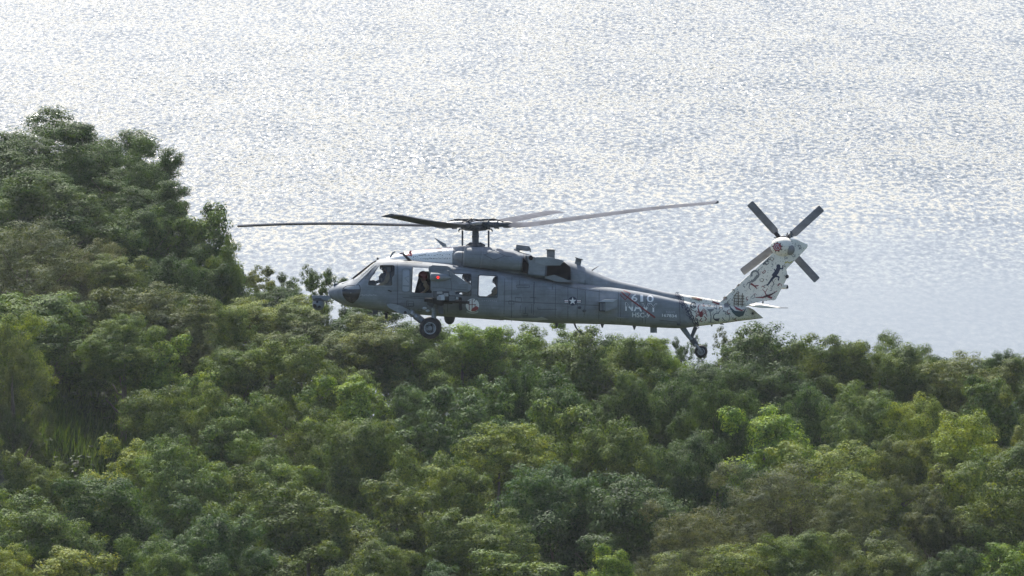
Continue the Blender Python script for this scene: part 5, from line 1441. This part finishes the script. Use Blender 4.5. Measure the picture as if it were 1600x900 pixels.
# ------------------------------------------------------------------ crew (separate things sitting inside)
def person(label, joints, y, mats, helmet, headr=.125, visor_dir=(-1, 0, -.1)):
    """joints in photo pixels (side view) with sideways offsets; one continuous skinned body"""
    J = {k: L(v[0], v[1], y + (v[2] if len(v) > 2 else 0)) for k, v in joints.items()}
    E = [('pelvis', 'waist', .17, .16), ('waist', 'chest', .16, .17), ('chest', 'neck', .17, .07), ('neck', 'head', .06, .085), ('head', 'crown', .085, .06), ('head', 'nose', .085, .018)]
    for s2 in ('n', 'f'):
        E += [('chest', 'sh' + s2, .17, .095), ('sh' + s2, 'el' + s2, .095, .072), ('el' + s2, 'wr' + s2, .072, .042), ('wr' + s2, 'pa' + s2, .034, .036)]
        E += [('pelvis', 'hi' + s2, .15, .10), ('hi' + s2, 'kn' + s2, .12, .09), ('kn' + s2, 'an' + s2, .07, .045), ('an' + s2, 'to' + s2, .045, .038)]
        pa_, wr_ = J['pa' + s2], J['wr' + s2]
        dd = (pa_ - wr_).normalized() if (pa_ - wr_).length > 1e-4 else Vector((-1, 0, 0))
        sd_ = dd.cross(Vector((0, 0, 1))).normalized()
        for q in range(4):
            J['f%d%s' % (q, s2)] = pa_ + dd * (.045 + .008 * (q in (1, 2))) + sd_ * (.024 * (q - 1.5))
            J['g%d%s' % (q, s2)] = J['f%d%s' % (q, s2)] + dd * .02 + Vector((0, 0, -.028))
            E += [('pa' + s2, 'f%d%s' % (q, s2), .036, .0095), ('f%d%s' % (q, s2), 'g%d%s' % (q, s2), .0095, .008)]
        J['th' + s2] = wr_.lerp(pa_, .6) + sd_ * .05 + Vector((0, 0, -.02))
        E += [('pa' + s2, 'th' + s2, .036, .01)]
    keys = list(J); ix = {k: i for i, k in enumerate(keys)}
    me = bpy.data.meshes.new('person')
    me.from_pydata([J[k] for k in keys], [(ix[a], ix[b2]) for a, b2, _, _ in E], [])
    o = bpy.data.objects.new('person', me); col.objects.link(o)
    sk = o.modifiers.new('skin', 'SKIN'); sub = o.modifiers.new('sub', 'SUBSURF'); sub.levels = 1; sub.render_levels = 1
    rad = {}
    for a, b2, ra, rb in E: rad.setdefault(a, ra); rad[b2] = rb if b2 not in rad else rad[b2]
    sv = me.skin_vertices[0].data
    for k in keys: sv[ix[k]].radius = (rad[k], rad[k])
    sv[ix['pelvis']].use_root = True
    bpy.context.view_layer.update()
    res = bpy.data.meshes.new_from_object(o.evaluated_get(bpy.context.evaluated_depsgraph_get()))
    bpy.data.objects.remove(o)
    res.name = 'person'
    res.materials.clear()
    for mt in (mats[0], SKIN, BLACK): res.materials.append(mt)
    for p in res.polygons:
        p.use_smooth = True
        c = p.center
        near = lambda k, r: (c - J[k]).length < r
        if near('head', .14) or near('crown', .1) or near('nose', .08): p.material_index = 1
        elif near('pan', .09) or near('paf', .09): p.material_index = 1
        elif near('ton', .13) or near('tof', .13): p.material_index = 2
    po = link(bpy.data.objects.new('person', res))
    po.matrix_world = HM
    tag(po, label, 'person', 'crew inside the helicopter')
    # helmet shell with visor and vest as clothing
    hb = bmesh.new()
    bmesh.ops.create_uvsphere(hb, u_segments=18, v_segments=12, radius=headr * 1.22)
    fd = Vector(visor_dir).normalized()
    hc = J['head'].lerp(J['crown'], .45)
    for v in hb.verts:
        if v.co.z < -.03 and v.co.normalized().dot(fd) > .25: v.co *= .62
        v.co = Vector((v.co.x * 1.05, v.co.y, v.co.z * 1.08)) + hc
    finish('helmet', hb, helmet, po)
    vb = bmesh.new()
    bmesh.ops.create_uvsphere(vb, u_segments=16, v_segments=10, radius=headr * 1.13)
    kill = [v for v in vb.verts if v.co.normalized().dot(fd) < .45 or v.co.z > .07 or v.co.z < -.07]
    bmesh.ops.delete(vb, geom=kill, context='VERTS')
    for v in vb.verts: v.co = v.co * 1.12 + hc - Vector((0, 0, .01))
    finish('visor', vb, VISOR, po)
    vv_ = bmesh.new()
    ax = (J['neck'] - J['waist'])
    rings = []
    for t_, wx, wy in ((-0.1, .20, .22), (.3, .24, .25), (.68, .23, .25), (.95, .13, .18)):
        c = J['waist'] + ax * t_
        rings.append([vv_.verts.new(c + Vector((wx * math.cos(2 * math.pi * k / 14), wy * math.sin(2 * math.pi * k / 14), 0))) for k in range(14)])
    for r0, r1 in zip(rings, rings[1:]):
        for k in range(14): vv_.faces.new((r0[k], r0[(k + 1) % 14], r1[(k + 1) % 14], r1[k]))
    finish('survival_vest', vv_, mats[1], po)
    return po
def seated(hx, hy, dx=0, lean=0, arm=None):
    """side-view joints for a seated figure, head centre at hx,hy facing left"""
    arm = arm or ((hx + 0, hy + 21), (hx - 10, hy + 27))
    j = {'head': (hx, hy), 'crown': (hx + .8, hy - 4.5), 'nose': (hx - 5, hy + 1), 'neck': (hx + 1.5, hy + 6), 'chest': (hx + 3 + lean, hy + 15), 'waist': (hx + 4 + lean, hy + 26), 'pelvis': (hx + 4 + lean, hy + 33)}
    for s2, s_ in (('n', -1), ('f', 1)):
        j['sh' + s2] = (hx + 2 + lean * .5, hy + 10, .20 * s_)
        j['el' + s2] = (arm[0][0], arm[0][1], .25 * s_); j['wr' + s2] = (arm[1][0], arm[1][1], .2 * s_)
        j['pa' + s2] = (arm[1][0] - 3.5, arm[1][1] + .8, .19 * s_)
        j['hi' + s2] = (hx + 2 + lean, hy + 35, .10 * s_); j['kn' + s2] = (hx - 18 + lean, hy + 31, .14 * s_)
        j['an' + s2] = (hx - 22 + lean, hy + 47, .14 * s_); j['to' + s2] = (hx - 29 + lean, hy + 49.5, .14 * s_)
    return j
person('pilot in tan sleeves and grey helmet at the near cockpit window', seated(605.5, 420.5, arm=((604, 439.5), (595, 445))), -.58, (SUIT, VEST), HELM)
person('second pilot as a dark silhouette, half hidden behind the near pilot', seated(600, 420, arm=((596, 439), (587, 441))), .58, (VEST, VEST), VISOR)  # clothes and helmet coloured near black to paint the silhouette
person('crew gunner with red helmet and dark vest leaning in the open window', seated(661, 433, lean=1, arm=((669, 450), (662, 457))), -.6, (SUIT, VEST), HELMR)
person('crew member seen as silhouette through the window behind the wing', seated(729, 435.5, arm=((727, 453), (717, 456))), .45, (VEST, VEST), VISOR)  # silhouette put into the near-black clothes and helmet
person('seated passenger in brown at the rear edge of the second cabin window', seated(776.5, 441.5, arm=((772, 458), (768, 461))), .0, (BAG, HELM), HELM)
prism('gunner_seat', rounded([(655, 430), (661, 424), (672, 424), (676, 460), (650, 462), (648, 456)], 2), -.25, .1, VEST, heli, 0.03)

# ------------------------------------------------------------------ haze
m = NT('haze_air')
pv = m.n('VolumePrincipled')
pv.inputs['Color'].default_value = (0.86, 0.92, 1.0, 1)
pv.inputs['Density'].default_value = 0.000055
pv.inputs['Anisotropy'].default_value = 0.25
m.l(pv.outputs[0], m.out.inputs['Volume'])
HS, Z0, Z1 = 15600, -18.0, 136.0
hv = [(x, y, z) for z in (Z0, Z1) for x, y in ((-HS, -HS), (HS, -HS), (HS, HS), (-HS, HS))]
hz = link(bpy.data.objects.new('haze', np_mesh('haze', hv, [(3, 2, 1, 0), (4, 5, 6, 7), (0, 1, 5, 4), (1, 2, 6, 5), (2, 3, 7, 6), (3, 0, 4, 7)], [m.m])))
tag(hz, 'thin pale sea haze in the air', kind='stuff')
